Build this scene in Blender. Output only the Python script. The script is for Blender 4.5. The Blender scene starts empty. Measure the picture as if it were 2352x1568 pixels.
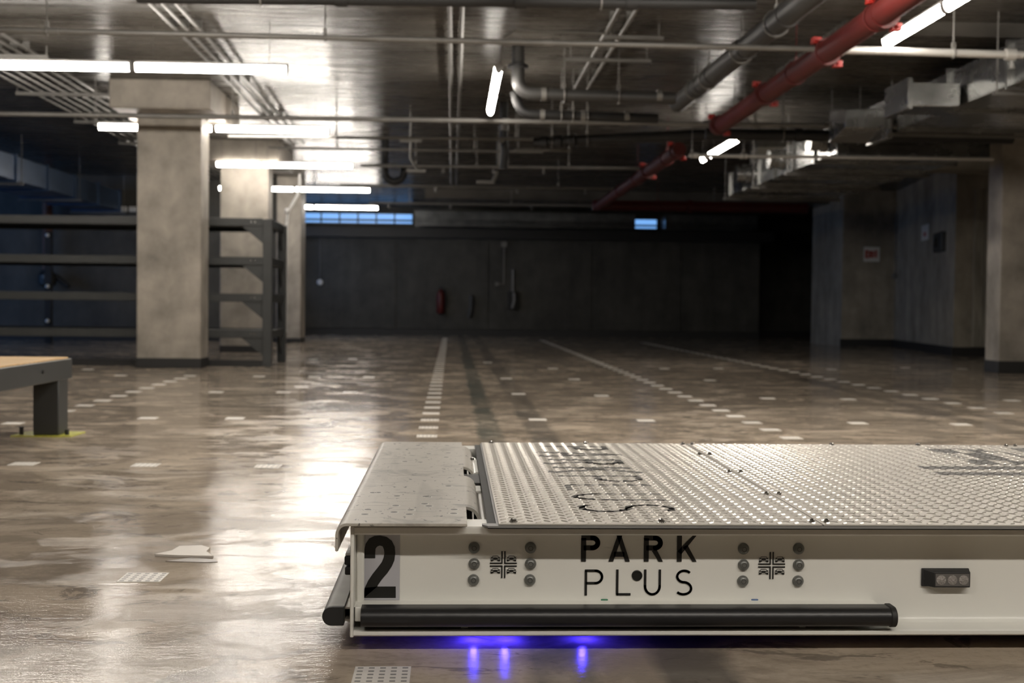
import bpy, math, random
from mathutils import Vector, Matrix
random.seed(7)
# ------------------------------------------------------------------ camera
H = 0.75
YAW, PIT, ROL, FPX = 0.0475, 0.0279, 0.0106, 2900.0
F = Vector((math.sin(YAW)*math.cos(PIT), math.cos(YAW)*math.cos(PIT), -math.sin(PIT)))
R0 = Vector((math.cos(YAW), -math.sin(YAW), 0)); U0 = R0.cross(F)
RR = R0*math.cos(ROL)+U0*math.sin(ROL); UU = RR.cross(F)
CAM = Vector((0, 0, H))
sc = bpy.context.scene
cd = bpy.data.cameras.new('camera'); co = bpy.data.objects.new('camera', cd); sc.collection.objects.link(co)
m = Matrix((RR, UU, -F)).transposed().to_4x4(); m.translation = CAM; co.matrix_world = m
cd.sensor_width = 36; cd.lens = FPX/2352*36; cd.clip_end = 200; cd.clip_start = .05
cd.dof.use_dof = True; cd.dof.focus_distance = 2.95; cd.dof.aperture_fstop = 4.6
sc.camera = co
w = bpy.data.worlds.new('world'); sc.world = w; w.use_nodes = True
w.node_tree.nodes['Background'].inputs[0].default_value = (.02, .03, .05, 1)
w.node_tree.nodes['Background'].inputs[1].default_value = .3
sc.view_settings.view_transform = 'Standard'; sc.view_settings.look = 'None'
sc.view_settings.exposure = 0.0; sc.view_settings.gamma = 1; sc.view_settings.use_curve_mapping = False
sc.cycles.max_bounces = 6; sc.cycles.caustics_reflective = False; sc.cycles.caustics_refractive = False
sc.cycles.sample_clamp_indirect = 6
LAMP_W = 50.0; LAMP_N = 96.0
COL_W = (1.0, .925, .83)

def ray(x, y): return F+RR*((x-1176)/FPX)-UU*((y-784)/FPX)
def pz(x, y, z=0.0):
    d = ray(x, y); return CAM+d*((z-H)/d.z)
def py_(x, y, Y):
    d = ray(x, y); return CAM+d*(Y/d.y)

# ------------------------------------------------------------------ materials
def mat(name, col=(.5, .5, .5), rough=.5, metal=0., emit=None, es=0., var=0., vscale=4., stretch=(1, 1, 1), bump=0., bscale=30.,
        rvar=0., coat=0., crough=.1, spec=.5, col2=None, trans=0.):
    m = bpy.data.materials.new(name); m.use_nodes = True
    nt = m.node_tree; N = nt.nodes; L = nt.links; b = N['Principled BSDF']
    b.inputs['Base Color'].default_value = (*col, 1); b.inputs['Roughness'].default_value = rough
    b.inputs['Metallic'].default_value = metal; b.inputs['Specular IOR Level'].default_value = spec
    b.inputs['Coat Weight'].default_value = coat; b.inputs['Coat Roughness'].default_value = crough
    if trans: b.inputs['Transmission Weight'].default_value = trans
    if emit: b.inputs['Emission Color'].default_value = (*emit, 1); b.inputs['Emission Strength'].default_value = es
    tc = N.new('ShaderNodeTexCoord'); mp = N.new('ShaderNodeMapping'); L.new(tc.outputs['Object'], mp.inputs[0]); mp.inputs['Scale'].default_value = stretch
    if var or rvar or col2:
        n = N.new('ShaderNodeTexNoise'); n.inputs['Scale'].default_value = vscale; n.inputs['Detail'].default_value = 6; n.inputs['Roughness'].default_value = .6
        L.new(mp.outputs[0], n.inputs[0])
        r = N.new('ShaderNodeValToRGB'); L.new(n.outputs[0], r.inputs[0])
        c2 = col2 or tuple(c*(1-var) for c in col); c1 = col if col2 else tuple(min(1, c*(1+var)) for c in col)
        r.color_ramp.elements[0].position = .32; r.color_ramp.elements[1].position = .68
        r.color_ramp.elements[0].color = (*c2, 1); r.color_ramp.elements[1].color = (*c1, 1)
        L.new(r.outputs[0], b.inputs['Base Color'])
        if rvar:
            mr = N.new('ShaderNodeMapRange'); L.new(n.outputs[0], mr.inputs[0]); mr.inputs[1].default_value = .3; mr.inputs[2].default_value = .7
            mr.inputs[3].default_value = max(.02, rough-rvar); mr.inputs[4].default_value = rough+rvar; L.new(mr.outputs[0], b.inputs['Roughness'])
    if bump:
        n2 = N.new('ShaderNodeTexNoise'); n2.inputs['Scale'].default_value = bscale; n2.inputs['Detail'].default_value = 5
        L.new(mp.outputs[0], n2.inputs[0]); bp = N.new('ShaderNodeBump'); bp.inputs['Strength'].default_value = bump; bp.inputs['Distance'].default_value = .01
        L.new(n2.outputs[0], bp.inputs['Height']); L.new(bp.outputs[0], b.inputs['Normal'])
    return m

M = {}
M['white'] = mat('white_paint', (.72, .715, .67), .32, var=.03, vscale=3, bump=.04, bscale=20)
M['edge'] = mat('worn_white_edge', (.55, .54, .50), .4, var=.1, vscale=25)
M['cover'] = None
M['grey'] = mat('grey_painted_steel', (.20, .20, .195), .45, var=.08, vscale=8)
M['dgrey'] = mat('rack_grey_paint', (.045, .048, .048), .42, var=.12, vscale=5)
M['black'] = mat('black_rubber', (.012, .012, .013), .38, bump=.05, bscale=60)
M['mblack'] = mat('matt_black', (.014, .014, .014), .6)
M['ink'] = mat('black_vinyl', (.008, .008, .007), .45)
M['decal'] = mat('lavender_film', (.42, .42, .45), .3)
M['alu'] = mat('aluminium', (.44, .415, .37), .46, metal=.35, var=.05, vscale=6)
M['lug'] = mat('tread_lugs_metal', (.70, .67, .61), .30, metal=.6)
M['ink2'] = mat('deck_print', (.105, .10, .092), .6)
M['bolt'] = mat('zinc_bolt', (.19, .195, .185), .42, metal=.6)
M['screw'] = mat('steel_screw', (.45, .44, .42), .22, metal=1)
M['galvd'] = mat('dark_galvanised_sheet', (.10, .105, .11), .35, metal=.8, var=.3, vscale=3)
M['pale'] = mat('lamp_lit_pipe', (.5, .49, .46), .4, metal=.3)  # lamplight on the bright pipe lengths, put into a paler colour
M['galv_bluelit'] = mat('blue_lit_duct_sheet', (.06, .10, .18), .35, metal=.4, var=.2, vscale=3)  # blue light falling on the left duct, put into its colour
M['galv'] = mat('galvanised_sheet', (.33, .333, .325), .25, metal=.9, var=.18, vscale=3, rvar=.08)
M['galvp'] = mat('galvanised_pipe', (.19, .184, .172), .45, metal=.4, var=.12, vscale=4)
M['iron'] = mat('black_iron_pipe', (.013, .013, .013), .55, var=.2)
M['pvc'] = mat('dark_grey_pipe', (.04, .039, .037), .45, var=.1)
M['red'] = mat('red_pipe_paint', (.085, .007, .005), .5, var=.12, vscale=6)
M['redb'] = mat('red_coupling_paint', (.34, .016, .010), .4)
M['lampbody'] = mat('lamp_housing', (.35, .34, .33), .4)
M['emit'] = mat('lamp_diffuser', (.9, .9, .9), .4, emit=COL_W, es=LAMP_W)
M['emit2'] = mat('lamp_diffuser_strong', (.9, .9, .9), .4, emit=COL_W, es=LAMP_N)  # stronger glow for unseen lamps, raised to light floor and robot
M['blue_led'] = mat('blue_led', (.1, .1, .9), .4, emit=(.05, .03, 1.0), es=280)
M['sky'] = mat('sky_light_glass', (.1, .2, .3), .2, emit=(.20, .46, .95), es=1.0)
M['added_glow'] = mat('added_blue_glow', (.1, .2, .3), .2, emit=(.22, .46, 1.0), es=.9)  # blue glow added for the hidden opening at the back left
M['wood'] = mat('yellow_plywood', (.50, .31, .11), .45, var=.18, vscale=5, stretch=(1, 6, 1))
M['yellow'] = mat('yellow_green_paint', (.42, .42, .05), .5, var=.3, vscale=30)
M['plinth'] = mat('black_base_paint', (.018, .018, .018), .55)
M['marker'] = mat('white_marker_print', (.80, .77, .71), .42)
M['mark'] = mat('grey_print', (.27, .26, .245), .5)
M['whitep'] = mat('white_plastic', (.7, .7, .68), .4)
M['lens'] = mat('clear_lens', (.35, .33, .31), .12, metal=.3, bump=.6, bscale=220)
M['green'] = mat('green_tag', (.01, .16, .07), .4)
M['bluet'] = mat('blue_tag', (.05, .11, .26), .4)
M['signred'] = mat('sign_red', (.45, .05, .04), .5)
M['joint'] = mat('deck_gasket_black', (.01, .01, .01), .7)  # black gasket under the deck edge
M['rust'] = mat('rusty_pipe', (.12, .05, .03), .7, var=.3)
M['timber'] = mat('pale_wall_board', (.30, .28, .23), .6, var=.3, vscale=5, stretch=(3, 3, .4))

def concrete(name, c1, c2, rough=.6, stains=True, sx=1.2, sz=.25, bump=.25):
    m = bpy.data.materials.new(name); m.use_nodes = True; nt = m.node_tree; N = nt.nodes; L = nt.links; b = N['Principled BSDF']
    tc = N.new('ShaderNodeTexCoord')
    def noise(scale, st, det=6):
        mp = N.new('ShaderNodeMapping'); mp.inputs['Scale'].default_value = st; L.new(tc.outputs['Object'], mp.inputs[0])
        n = N.new('ShaderNodeTexNoise'); n.inputs['Scale'].default_value = scale; n.inputs['Detail'].default_value = det; n.inputs['Roughness'].default_value = .62
        L.new(mp.outputs[0], n.inputs[0]); return n
    n1 = noise(1.6, (sx, sx, sz)); n2 = noise(2.2, (1, 1, 1)); n3 = noise(28, (1, 1, 1))
    a = N.new('ShaderNodeMath'); a.operation = 'MULTIPLY_ADD'; L.new(n1.outputs[0], a.inputs[0]); a.inputs[1].default_value = .55
    s2 = N.new('ShaderNodeMath'); s2.operation = 'MULTIPLY'; L.new(n2.outputs[0], s2.inputs[0]); s2.inputs[1].default_value = .45; L.new(s2.outputs[0], a.inputs[2])
    r = N.new('ShaderNodeValToRGB'); L.new(a.outputs[0], r.inputs[0])
    r.color_ramp.elements[0].position = .36; r.color_ramp.elements[1].position = .64
    r.color_ramp.elements[0].color = (*c2, 1); r.color_ramp.elements[1].color = (*c1, 1)
    L.new(r.outputs[0], b.inputs['Base Color']); b.inputs['Roughness'].default_value = rough
    bp = N.new('ShaderNodeBump'); bp.inputs['Strength'].default_value = bump; bp.inputs['Distance'].default_value = .02
    L.new(n3.outputs[0], bp.inputs['Height']); L.new(bp.outputs[0], b.inputs['Normal'])
    return m
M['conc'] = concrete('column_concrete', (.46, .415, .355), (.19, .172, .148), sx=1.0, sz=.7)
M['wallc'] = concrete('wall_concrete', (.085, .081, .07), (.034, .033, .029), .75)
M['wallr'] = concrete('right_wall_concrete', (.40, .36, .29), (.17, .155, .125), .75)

def floor_mat():
    m = bpy.data.materials.new('worn_glossy_floor'); m.use_nodes = True; nt = m.node_tree; N = nt.nodes; L = nt.links; b = N['Principled BSDF']
    tc = N.new('ShaderNodeTexCoord')
    def noise(scale, st=(1, 1, 1), det=6, rgh=.6, dist=0):
        mp = N.new('ShaderNodeMapping'); mp.inputs['Scale'].default_value = st; L.new(tc.outputs['Object'], mp.inputs[0])
        n = N.new('ShaderNodeTexNoise'); n.inputs['Scale'].default_value = scale; n.inputs['Detail'].default_value = det
        n.inputs['Roughness'].default_value = rgh; n.inputs['Distortion'].default_value = dist
        L.new(mp.outputs[0], n.inputs[0]); return n.outputs[0]
    def mth(op, a, b_=None, c=None):
        n = N.new('ShaderNodeMath'); n.operation = op
        for i, v in enumerate((a, b_, c)):
            if v is None: continue
            if isinstance(v, (int, float)): n.inputs[i].default_value = v
            else: L.new(v, n.inputs[i])
        return n.outputs[0]
    def rng(a, f0, f1, t0, t1):
        n = N.new('ShaderNodeMapRange'); L.new(a, n.inputs[0])
        for i, v in enumerate((f0, f1, t0, t1)): n.inputs[i+1].default_value = v
        return n.outputs[0]
    def mix(f, a, b_):
        n = N.new('ShaderNodeMix'); n.data_type = 'RGBA'
        if isinstance(f, float): n.inputs['Factor'].default_value = f
        else: L.new(f, n.inputs['Factor'])
        for k, v in (('A', a), ('B', b_)):
            s = [i for i in n.inputs if i.name == k and i.type == 'RGBA'][0]
            if isinstance(v, tuple): s.default_value = (*v, 1)
            else: L.new(v, s)
        return [o for o in n.outputs if o.type == 'RGBA'][0]
    big = noise(.55, (1, 1, 1), 5, .6, .6); mid = noise(2.0, (.8, 1.1, 1), 8, .68, .8); fine = noise(14, (.7, 1.2, 1), 8, .7); strk = noise(1.3, (.6, 1.1, 1), 8, .68, 1.2)
    c = mix(rng(big, .35, .65, 0, 1), (.40, .329, .254), (.53, .446, .353))
    c = mix(rng(mid, .44, .56, 0, .9), c, (.29, .239, .184))
    c = mix(rng(strk, .52, .60, 0, .6), c, (.21, .173, .135))
    c = mix(rng(fine, .56, .68, 0, .4), c, (.50, .43, .35))
    gr = noise(45, (.8, 1.1, 1), 6, .75)
    c = mix(rng(gr, .5, .68, 0, .45), c, (.22, .185, .15))
    # darker blotches of worn coating
    bl = noise(3.1, (.8, 1.2, 1), 5, .7, 1.5)
    c = mix(rng(bl, .57, .61, 0, .6), c, (.12, .10, .082))
    # tyre tracks: |x - (a + b y)| < w, broken up with noise
    sx = N.new('ShaderNodeSeparateXYZ'); L.new(tc.outputs['Object'], sx.inputs[0]); X, Y = sx.outputs[0], sx.outputs[1]
    tn = noise(2.6, (1, .5, 1), 5, .6, .5)
    for (p0, p1, wd, col, st) in (((1128, 1005), (1082, 850), .085, (.07, .085, .075), .8), ((1250, 1005), (1145, 850), .10, (.10, .092, .082), .75),
                                  ((2352, 1000), (1640, 818), .10, (.12, .105, .09), .6), ((2352, 975), (1660, 812), .10, (.13, .112, .097), .6)):
        A = pz(*p0); B = pz(*p1); k = (B.x-A.x)/(B.y-A.y); a0 = A.x-k*A.y
        d = mth('SUBTRACT', X, mth('MULTIPLY_ADD', Y, k, a0)); d = mth('ABSOLUTE', mth('ADD', d, mth('MULTIPLY', mth('SUBTRACT', tn, .5), .12)))
        f = mth('MULTIPLY', rng(d, wd*.6, wd, 1, 0), mth('MULTIPLY', rng(tn, .36, .56, .25, 1), st))
        c = mix(f, c, col)
    L.new(c, b.inputs['Base Color'])
    wet = noise(.8, (1, .9, 1), 4, .55, .8)
    gl = noise(2.8, (.7, 1.1, 1), 7, .68, 1.0)
    rr = mth('ADD', rng(wet, .38, .62, .04, .07), mth('MULTIPLY', rng(gl, .50, .57, 0, 1), .20)); b.inputs['IOR'].default_value = 1.25
    L.new(rr, b.inputs['Roughness']); b.inputs['Specular IOR Level'].default_value = .34
    # relief: trowel waves and fine grain
    w1 = noise(5.5, (.55, 1, 1), 4, .55, .3); w2 = noise(48, (.45, 1.2, 1), 4, .6); w3 = noise(230, (1, 1, 1), 2, .5)
    h = mth('ADD', mth('MULTIPLY', w1, .38), mth('ADD', mth('MULTIPLY', w2, .105), mth('MULTIPLY', w3, .048)))
    bp = N.new('ShaderNodeBump'); bp.inputs['Strength'].default_value = 1; bp.inputs['Distance'].default_value = .0042
    L.new(h, bp.inputs['Height']); L.new(bp.outputs[0], b.inputs['Normal'])
    return m
M['floor'] = floor_mat()

def ceil_mat():
    m = bpy.data.materials.new('smooth_formed_ceiling'); m.use_nodes = True; nt = m.node_tree; N = nt.nodes; L = nt.links; b = N['Principled BSDF']
    tc = N.new('ShaderNodeTexCoord')
    def noise(scale, st=(1, 1, 1), det=6):
        mp = N.new('ShaderNodeMapping'); mp.inputs['Scale'].default_value = st; L.new(tc.outputs['Object'], mp.inputs[0])
        n = N.new('ShaderNodeTexNoise'); n.inputs['Scale'].default_value = scale; n.inputs['Detail'].default_value = det; n.inputs['Roughness'].default_value = .65
        L.new(mp.outputs[0], n.inputs[0]); return n.outputs[0]
    n1 = noise(1.1, (.5, 1.6, 1)); n2 = noise(3.5, (.35, 3, 1))
    r = N.new('ShaderNodeValToRGB'); L.new(n1, r.inputs[0]); r.color_ramp.elements[0].position = .38; r.color_ramp.elements[1].position = .62
    r.color_ramp.elements[0].color = (.065, .06, .052, 1); r.color_ramp.elements[1].color = (.13, .12, .106, 1)
    L.new(r.outputs[0], b.inputs['Base Color'])
    mr = N.new('ShaderNodeMapRange'); L.new(n2, mr.inputs[0]); mr.inputs[1].default_value = .35; mr.inputs[2].default_value = .65; mr.inputs[3].default_value = .18; mr.inputs[4].default_value = .36; b.inputs['IOR'].default_value = 1.23
    L.new(mr.outputs[0], b.inputs['Roughness']); b.inputs['Specular IOR Level'].default_value = .45
    bp = N.new('ShaderNodeBump'); bp.inputs['Strength'].default_value = .8; bp.inputs['Distance'].default_value = .006; L.new(n2, bp.inputs['Height']); L.new(bp.outputs[0], b.inputs['Normal'])
    return m
M['ceil'] = ceil_mat()

def cover_mat():
    m = mat('scuffed_cover_plate', (.43, .405, .355), .42, var=.06, vscale=4, bump=.06, bscale=40)
    nt = m.node_tree; N = nt.nodes; L = nt.links; b = N['Principled BSDF']; src = b.inputs['Base Color'].links[0].from_socket
    tc = [n for n in N if n.type == 'TEX_COORD'][0]
    def noise(scale, st, det, dist=0):
        mp = N.new('ShaderNodeMapping'); mp.inputs['Scale'].default_value = st; L.new(tc.outputs['Object'], mp.inputs[0])
        n = N.new('ShaderNodeTexNoise'); n.inputs['Scale'].default_value = scale; n.inputs['Detail'].default_value = det; n.inputs['Distortion'].default_value = dist; L.new(mp.outputs[0], n.inputs[0]); return n.outputs[0]
    for sc_, st, lo, hi, colr, k in ((9, (1, .6, 1), .57, .66, (.22, .205, .18), .7), (75, (1, .5, 1), .64, .68, (.04, .038, .035), .9), (3, (4, .5, 1), .55, .66, (.30, .285, .25), .55), (14, (.8, 3, 1), .60, .66, (.12, .115, .105), .6)):
        f = N.new('ShaderNodeMapRange'); L.new(noise(sc_, st, 6, .6), f.inputs[0]); f.inputs[1].default_value = lo; f.inputs[2].default_value = hi; f.inputs[4].default_value = k
        n = N.new('ShaderNodeMix'); n.data_type = 'RGBA'; L.new(f.outputs[0], n.inputs['Factor'])
        A = [i for i in n.inputs if i.type == 'RGBA']; L.new(src, A[0]); A[1].default_value = (*colr, 1); src = [o for o in n.outputs if o.type == 'RGBA'][0]
    L.new(src, b.inputs['Base Color']); return m
M['cover'] = cover_mat()

# ------------------------------------------------------------------ mesh helpers
class MB:
    def __init__(s): s.v = []; s.f = []
    def add(s, vs, fs):
        o = len(s.v); s.v += [tuple(v) for v in vs]; s.f += [tuple(i+o for i in f) for f in fs]; return s
    def box(s, x0, x1, y0, y1, z0, z1):
        return s.add([(x, y, z) for x in (x0, x1) for y in (y0, y1) for z in (z0, z1)],
                     [(0, 1, 3, 2), (4, 6, 7, 5), (0, 4, 5, 1), (2, 3, 7, 6), (0, 2, 6, 4), (1, 5, 7, 3)])
    def cyl(s, p0, p1, r, n=14, r1=None, caps=True):
        p0 = Vector(p0); p1 = Vector(p1); d = (p1-p0).normalized(); a = d.orthogonal().normalized(); b = d.cross(a); r1 = r if r1 is None else r1
        vs = [p0+(a*math.cos(t)+b*math.sin(t))*r for t in [2*math.pi*i/n for i in range(n)]]+[p1+(a*math.cos(t)+b*math.sin(t))*r1 for t in [2*math.pi*i/n for i in range(n)]]
        fs = [(i, (i+1) % n, n+(i+1) % n, n+i) for i in range(n)]
        if caps: fs += [tuple(range(n-1, -1, -1)), tuple(range(n, 2*n))]
        return s.add(vs, fs)
    def tube(s, pts, r, n=12):
        pts = [Vector(p) for p in pts]; rings = []; a = None
        for i, p in enumerate(pts):
            d = (pts[min(i+1, len(pts)-1)]-pts[max(i-1, 0)]).normalized()
            a = d.orthogonal().normalized() if a is None else (a-d*a.dot(d)).normalized()
            b = d.cross(a); rings.append([p+(a*math.cos(2*math.pi*k/n)+b*math.sin(2*math.pi*k/n))*r for k in range(n)])
        vs = [v for q in rings for v in q]; fs = []
        for i in range(len(pts)-1):
            for k in range(n): fs.append((i*n+k, i*n+(k+1) % n, (i+1)*n+(k+1) % n, (i+1)*n+k))
        fs += [tuple(range(n-1, -1, -1)), tuple(range((len(pts)-1)*n, len(pts)*n))]
        return s.add(vs, fs)
    def prism(s, prof, fn0, fn1):
        n = len(prof); return s.add([fn0(p) for p in prof]+[fn1(p) for p in prof], [(i, (i+1) % n, n+(i+1) % n, n+i) for i in range(n)]+[tuple(range(n-1, -1, -1)), tuple(range(n, 2*n))])
    def px(s, prof, x0, x1): return s.prism(prof, lambda p: (x0, p[0], p[1]), lambda p: (x1, p[0], p[1]))   # profile (y,z) along X
    def py(s, prof, y0, y1): return s.prism(prof, lambda p: (p[0], y0, p[1]), lambda p: (p[0], y1, p[1]))   # profile (x,z) along Y
    def pz(s, prof, z0, z1): return s.prism(prof, lambda p: (p[0], p[1], z0), lambda p: (p[0], p[1], z1))
    def lathe(s, c, ax, prof, n=16):   # prof: (r, h) along axis
        c = Vector(c); d = Vector(ax).normalized(); a = d.orthogonal().normalized(); b = d.cross(a); vs = []; fs = []
        for (r, h) in prof: vs += [c+d*h+(a*math.cos(2*math.pi*k/n)+b*math.sin(2*math.pi*k/n))*max(r, 1e-5) for k in range(n)]
        for i in range(len(prof)-1):
            for k in range(n): fs.append((i*n+k, i*n+(k+1) % n, (i+1)*n+(k+1) % n, (i+1)*n+k))
        fs += [tuple(range(n-1, -1, -1)), tuple(range((len(prof)-1)*n, len(prof)*n))]
        return s.add(vs, fs)
    def ball(s, c, r, n=12): return s.lathe(c, (0, 0, 1), [(r*math.sin(math.pi*i/8), -r*math.cos(math.pi*i/8)) for i in range(9)], n)

def obj(name, mb, m, parent=None, loc=None, smooth=True, bevel=0., fixn=True):
    me = bpy.data.meshes.new(name)
    o0 = Vector(loc) if loc is not None else (parent_world(parent) if parent else None)
    vs = mb.v if isinstance(mb, MB) else mb
    if o0 is not None: vs = [(v[0]-o0.x, v[1]-o0.y, v[2]-o0.z) for v in vs]
    me.from_pydata(vs, [], mb.f)
    if fixn:
        import bmesh
        bm = bmesh.new(); bm.from_mesh(me); bmesh.ops.recalc_face_normals(bm, faces=bm.faces); bm.to_mesh(me); bm.free()
    me.materials.append(m)
    if smooth: me.shade_smooth(); me.set_sharp_from_angle(angle=math.radians(38))
    o = bpy.data.objects.new(name, me); sc.collection.objects.link(o)
    if parent:
        o.parent = parent
        if loc is not None: o.location = Vector(loc)-parent_world(parent)
    elif loc is not None: o.location = loc
    if bevel:
        b = o.modifiers.new('bevel', 'BEVEL'); b.width = bevel; b.segments = 2; b.limit_method = 'ANGLE'
    return o
def parent_world(p):
    v = Vector((0, 0, 0))
    while p: v += p.location; p = p.parent
    return v
def thing(name, label, cat, loc=(0, 0, 0), group=None):
    o = bpy.data.objects.new(name, None); o.empty_display_size = .1; sc.collection.objects.link(o); o.location = loc
    o['label'] = label; o['category'] = cat
    if group: o['group'] = group
    return o
def tag(o, label, cat, group=None):
    o['label'] = label; o['category'] = cat
    if group: o['group'] = group
    return o
def struct(name, mb, m, **k):
    o = obj(name, mb, m, **k); o['kind'] = 'structure'; return o
def link_copy(src, loc=None, parent=None):
    c = src.copy(); sc.collection.objects.link(c)
    if parent: c.parent = parent
    if loc is not None: c.location = loc
    for ch in list(src.children): link_copy(ch, None, c)
    return c
ORD = ['first', 'second', 'third', 'fourth', 'fifth', 'sixth', 'seventh', 'eighth', 'ninth', 'tenth', 'eleventh', 'twelfth', 'thirteenth', 'fourteenth', 'fifteenth', 'sixteenth', 'seventeenth', 'eighteenth', 'nineteenth',
       'twentieth']+['twenty-'+x for x in ('first', 'second', 'third', 'fourth', 'fifth', 'sixth', 'seventh', 'eighth', 'ninth')]+['thirtieth']+['thirty-'+x for x in ('first', 'second', 'third', 'fourth', 'fifth', 'sixth', 'seventh', 'eighth', 'ninth')]+['fortieth']+['forty-'+x for x in ('first', 'second', 'third', 'fourth', 'fifth')]

# ------------------------------------------------------------------ the setting
XL, XR, YB, YF = -14.0, 13.0, 31.6, -6.0
CEIL = 3.2
struct('floor', MB().box(XL, XR+.2, YF-.2, YB+2.6, -.2, 0), M['floor'])
struct('ceiling', MB().box(XL, XR+.2, YF-.2, YB+2.6, CEIL, CEIL+.2), M['ceil'])
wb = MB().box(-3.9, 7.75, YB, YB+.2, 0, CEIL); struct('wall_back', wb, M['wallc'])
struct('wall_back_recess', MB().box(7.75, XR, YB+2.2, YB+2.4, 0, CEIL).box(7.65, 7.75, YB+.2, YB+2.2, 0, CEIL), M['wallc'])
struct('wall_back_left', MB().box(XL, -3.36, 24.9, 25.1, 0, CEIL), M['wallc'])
# side wall at the back left, with an unseen opening added for blue light
struct('wall_light_well', MB().box(-4.0, -3.85, 25.1, 25.9, 0, CEIL).box(-4.0, -3.85, 31.0, YB, 0, CEIL).box(-4.0, -3.85, 25.9, 31.0, 0, .9).box(-4.0, -3.85, 25.9, 31.0, 2.75, CEIL), M['wallc'])
def window(name, x0, x1, y0, y1, z0, z1, npan, m, axis, rail=True):
    """a window: frame with panes as parts"""
    fr = MB(); t = .035
    if axis == 'x':
        fr.box(x0, x1, y0, y1, z0, z0+t).box(x0, x1, y0, y1, z1-t, z1)
        for i in range(npan+1):
            xx = x0+(x1-x0)*i/npan; fr.box(xx-t/2, xx+t/2, y0, y1, z0, z1)
        if rail: zz = z0+(z1-z0)*.36; fr.box(x0, x1, y0-.02, y1, zz-.022, zz+.022)
    else:
        fr.box(x0, x1, y0, y1, z0, z0+t).box(x0, x1, y0, y1, z1-t, z1)
        for i in range(npan+1):
            yy = y0+(y1-y0)*i/npan; fr.box(x0, x1, yy-t/2, yy+t/2, z0, z1)
    o = struct(name, fr, M['dgrey'])
    for i in range(npan):
        if axis == 'x':
            a = x0+(x1-x0)*i/npan+t/2; b = x0+(x1-x0)*(i+1)/npan-t/2; obj('pane', MB().box(a, b, y1-.02, y1-.008, z0+t, z1-t), m, o)
        else:
            a = y0+(y1-y0)*i/npan+t/2; b = y0+(y1-y0)*(i+1)/npan-t/2; obj('pane', MB().box(x0+.008, x0+.02, a, b, z0+t, z1-t), m, o)
    return o
window('window_1', -3.72, -1.0, YB-.06, YB-.002, 2.74, 3.04, 6, M['sky'], 'x')
window('window_2', 4.52, 5.12, YB-.06, YB-.002, 2.70, 2.99, 1, M['sky'], 'x')
window('unseen_glow_3', -3.98, -3.92, 25.9, 31.0, .9, 2.75, 4, M['added_glow'], 'y')  # added source hidden behind the corner column, lights the back blue
window('unseen_glow_4', XL+.001, XL+.06, 15.5, 23.5, .8, 3.0, 5, mat('added_blue_glow_wide', (.1, .2, .3), .2, emit=(.22, .46, 1.0), es=4.0), 'y')  # unseen glowing opening added to turn the back-left wall blue
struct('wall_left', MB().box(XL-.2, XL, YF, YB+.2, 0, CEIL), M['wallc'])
struct('wall_near', MB().box(XL, XR, YF-.2, YF, 0, CEIL), M['wallc'])
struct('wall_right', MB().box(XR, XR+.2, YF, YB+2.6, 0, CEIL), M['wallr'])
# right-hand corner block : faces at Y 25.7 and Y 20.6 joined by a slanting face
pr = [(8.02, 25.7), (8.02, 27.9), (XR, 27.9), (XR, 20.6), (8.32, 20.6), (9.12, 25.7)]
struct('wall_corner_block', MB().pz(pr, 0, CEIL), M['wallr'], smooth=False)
# pale formwork boards on the near face of the block
wf = bpy.data.objects['wall_corner_block']
xs = [8.62, 8.80, 9.02, 9.18, 9.42, 9.6]
for i in range(len(xs)-1): obj('board', MB().box(xs[i]+.008, xs[i+1]-.008, 20.572-.006*(i % 2), 20.6, .16, 2.78), M['timber'], wf, bevel=.003)
# raised wall panels on the back wall (formwork bays with recessed joints)
wbk = bpy.data.objects['wall_back']; xb = [-3.88, -1.4, .9, 3.5, 5.75, 7.74]
for i in range(len(xb)-1): obj('panel', MB().box(xb[i]+.012, xb[i+1]-.012, YB-.03, YB, .17, 2.32), M['wallc'], wbk, bevel=.006)
# black base bands
struct('baseboard_back', MB().box(-3.85, 7.75, YB-.045, YB, 0, .16), M['plinth'])
struct('baseboard_recess', MB().box(7.78, XR, YB+2.16, YB+2.2, 0, .16), M['plinth'])
struct('baseboard_back_left', MB().box(XL, -3.42, 24.86, 24.9, 0, .13), M['plinth'])
bbp = [(7.985, 25.665), (8.02, 25.7), (9.12, 25.7), (8.32, 20.6), (XR, 20.6), (XR, 20.56), (8.28, 20.56), (9.08, 25.665)]
struct('baseboard_right', MB().pz(bbp, 0, .15), M['plinth'], smooth=False)
# downstand beams
struct('trim_1', MB().box(-3.85, 8.0, YB-.35, YB, 2.42, 2.66), M['plinth'])  # beam coloured black for the shadow below the duct
struct('trim_2', MB().box(4.6, XR, 19.0, 19.5, 2.9, CEIL), M['wallr'])
# added far beam first, then the shallow ceiling drop panel lit on the right
struct('trim_4_reflection_block', MB().box(-.6, 8.0, 26.6, 28.6, 3.0, CEIL), M['ceil'])  # beam added to hide the small blue window's reflection in the ceiling
struct('trim_3', MB().box(3.3, 6.2, 10.6, 12.9, 3.08, CEIL), M['ceil'])

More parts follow.
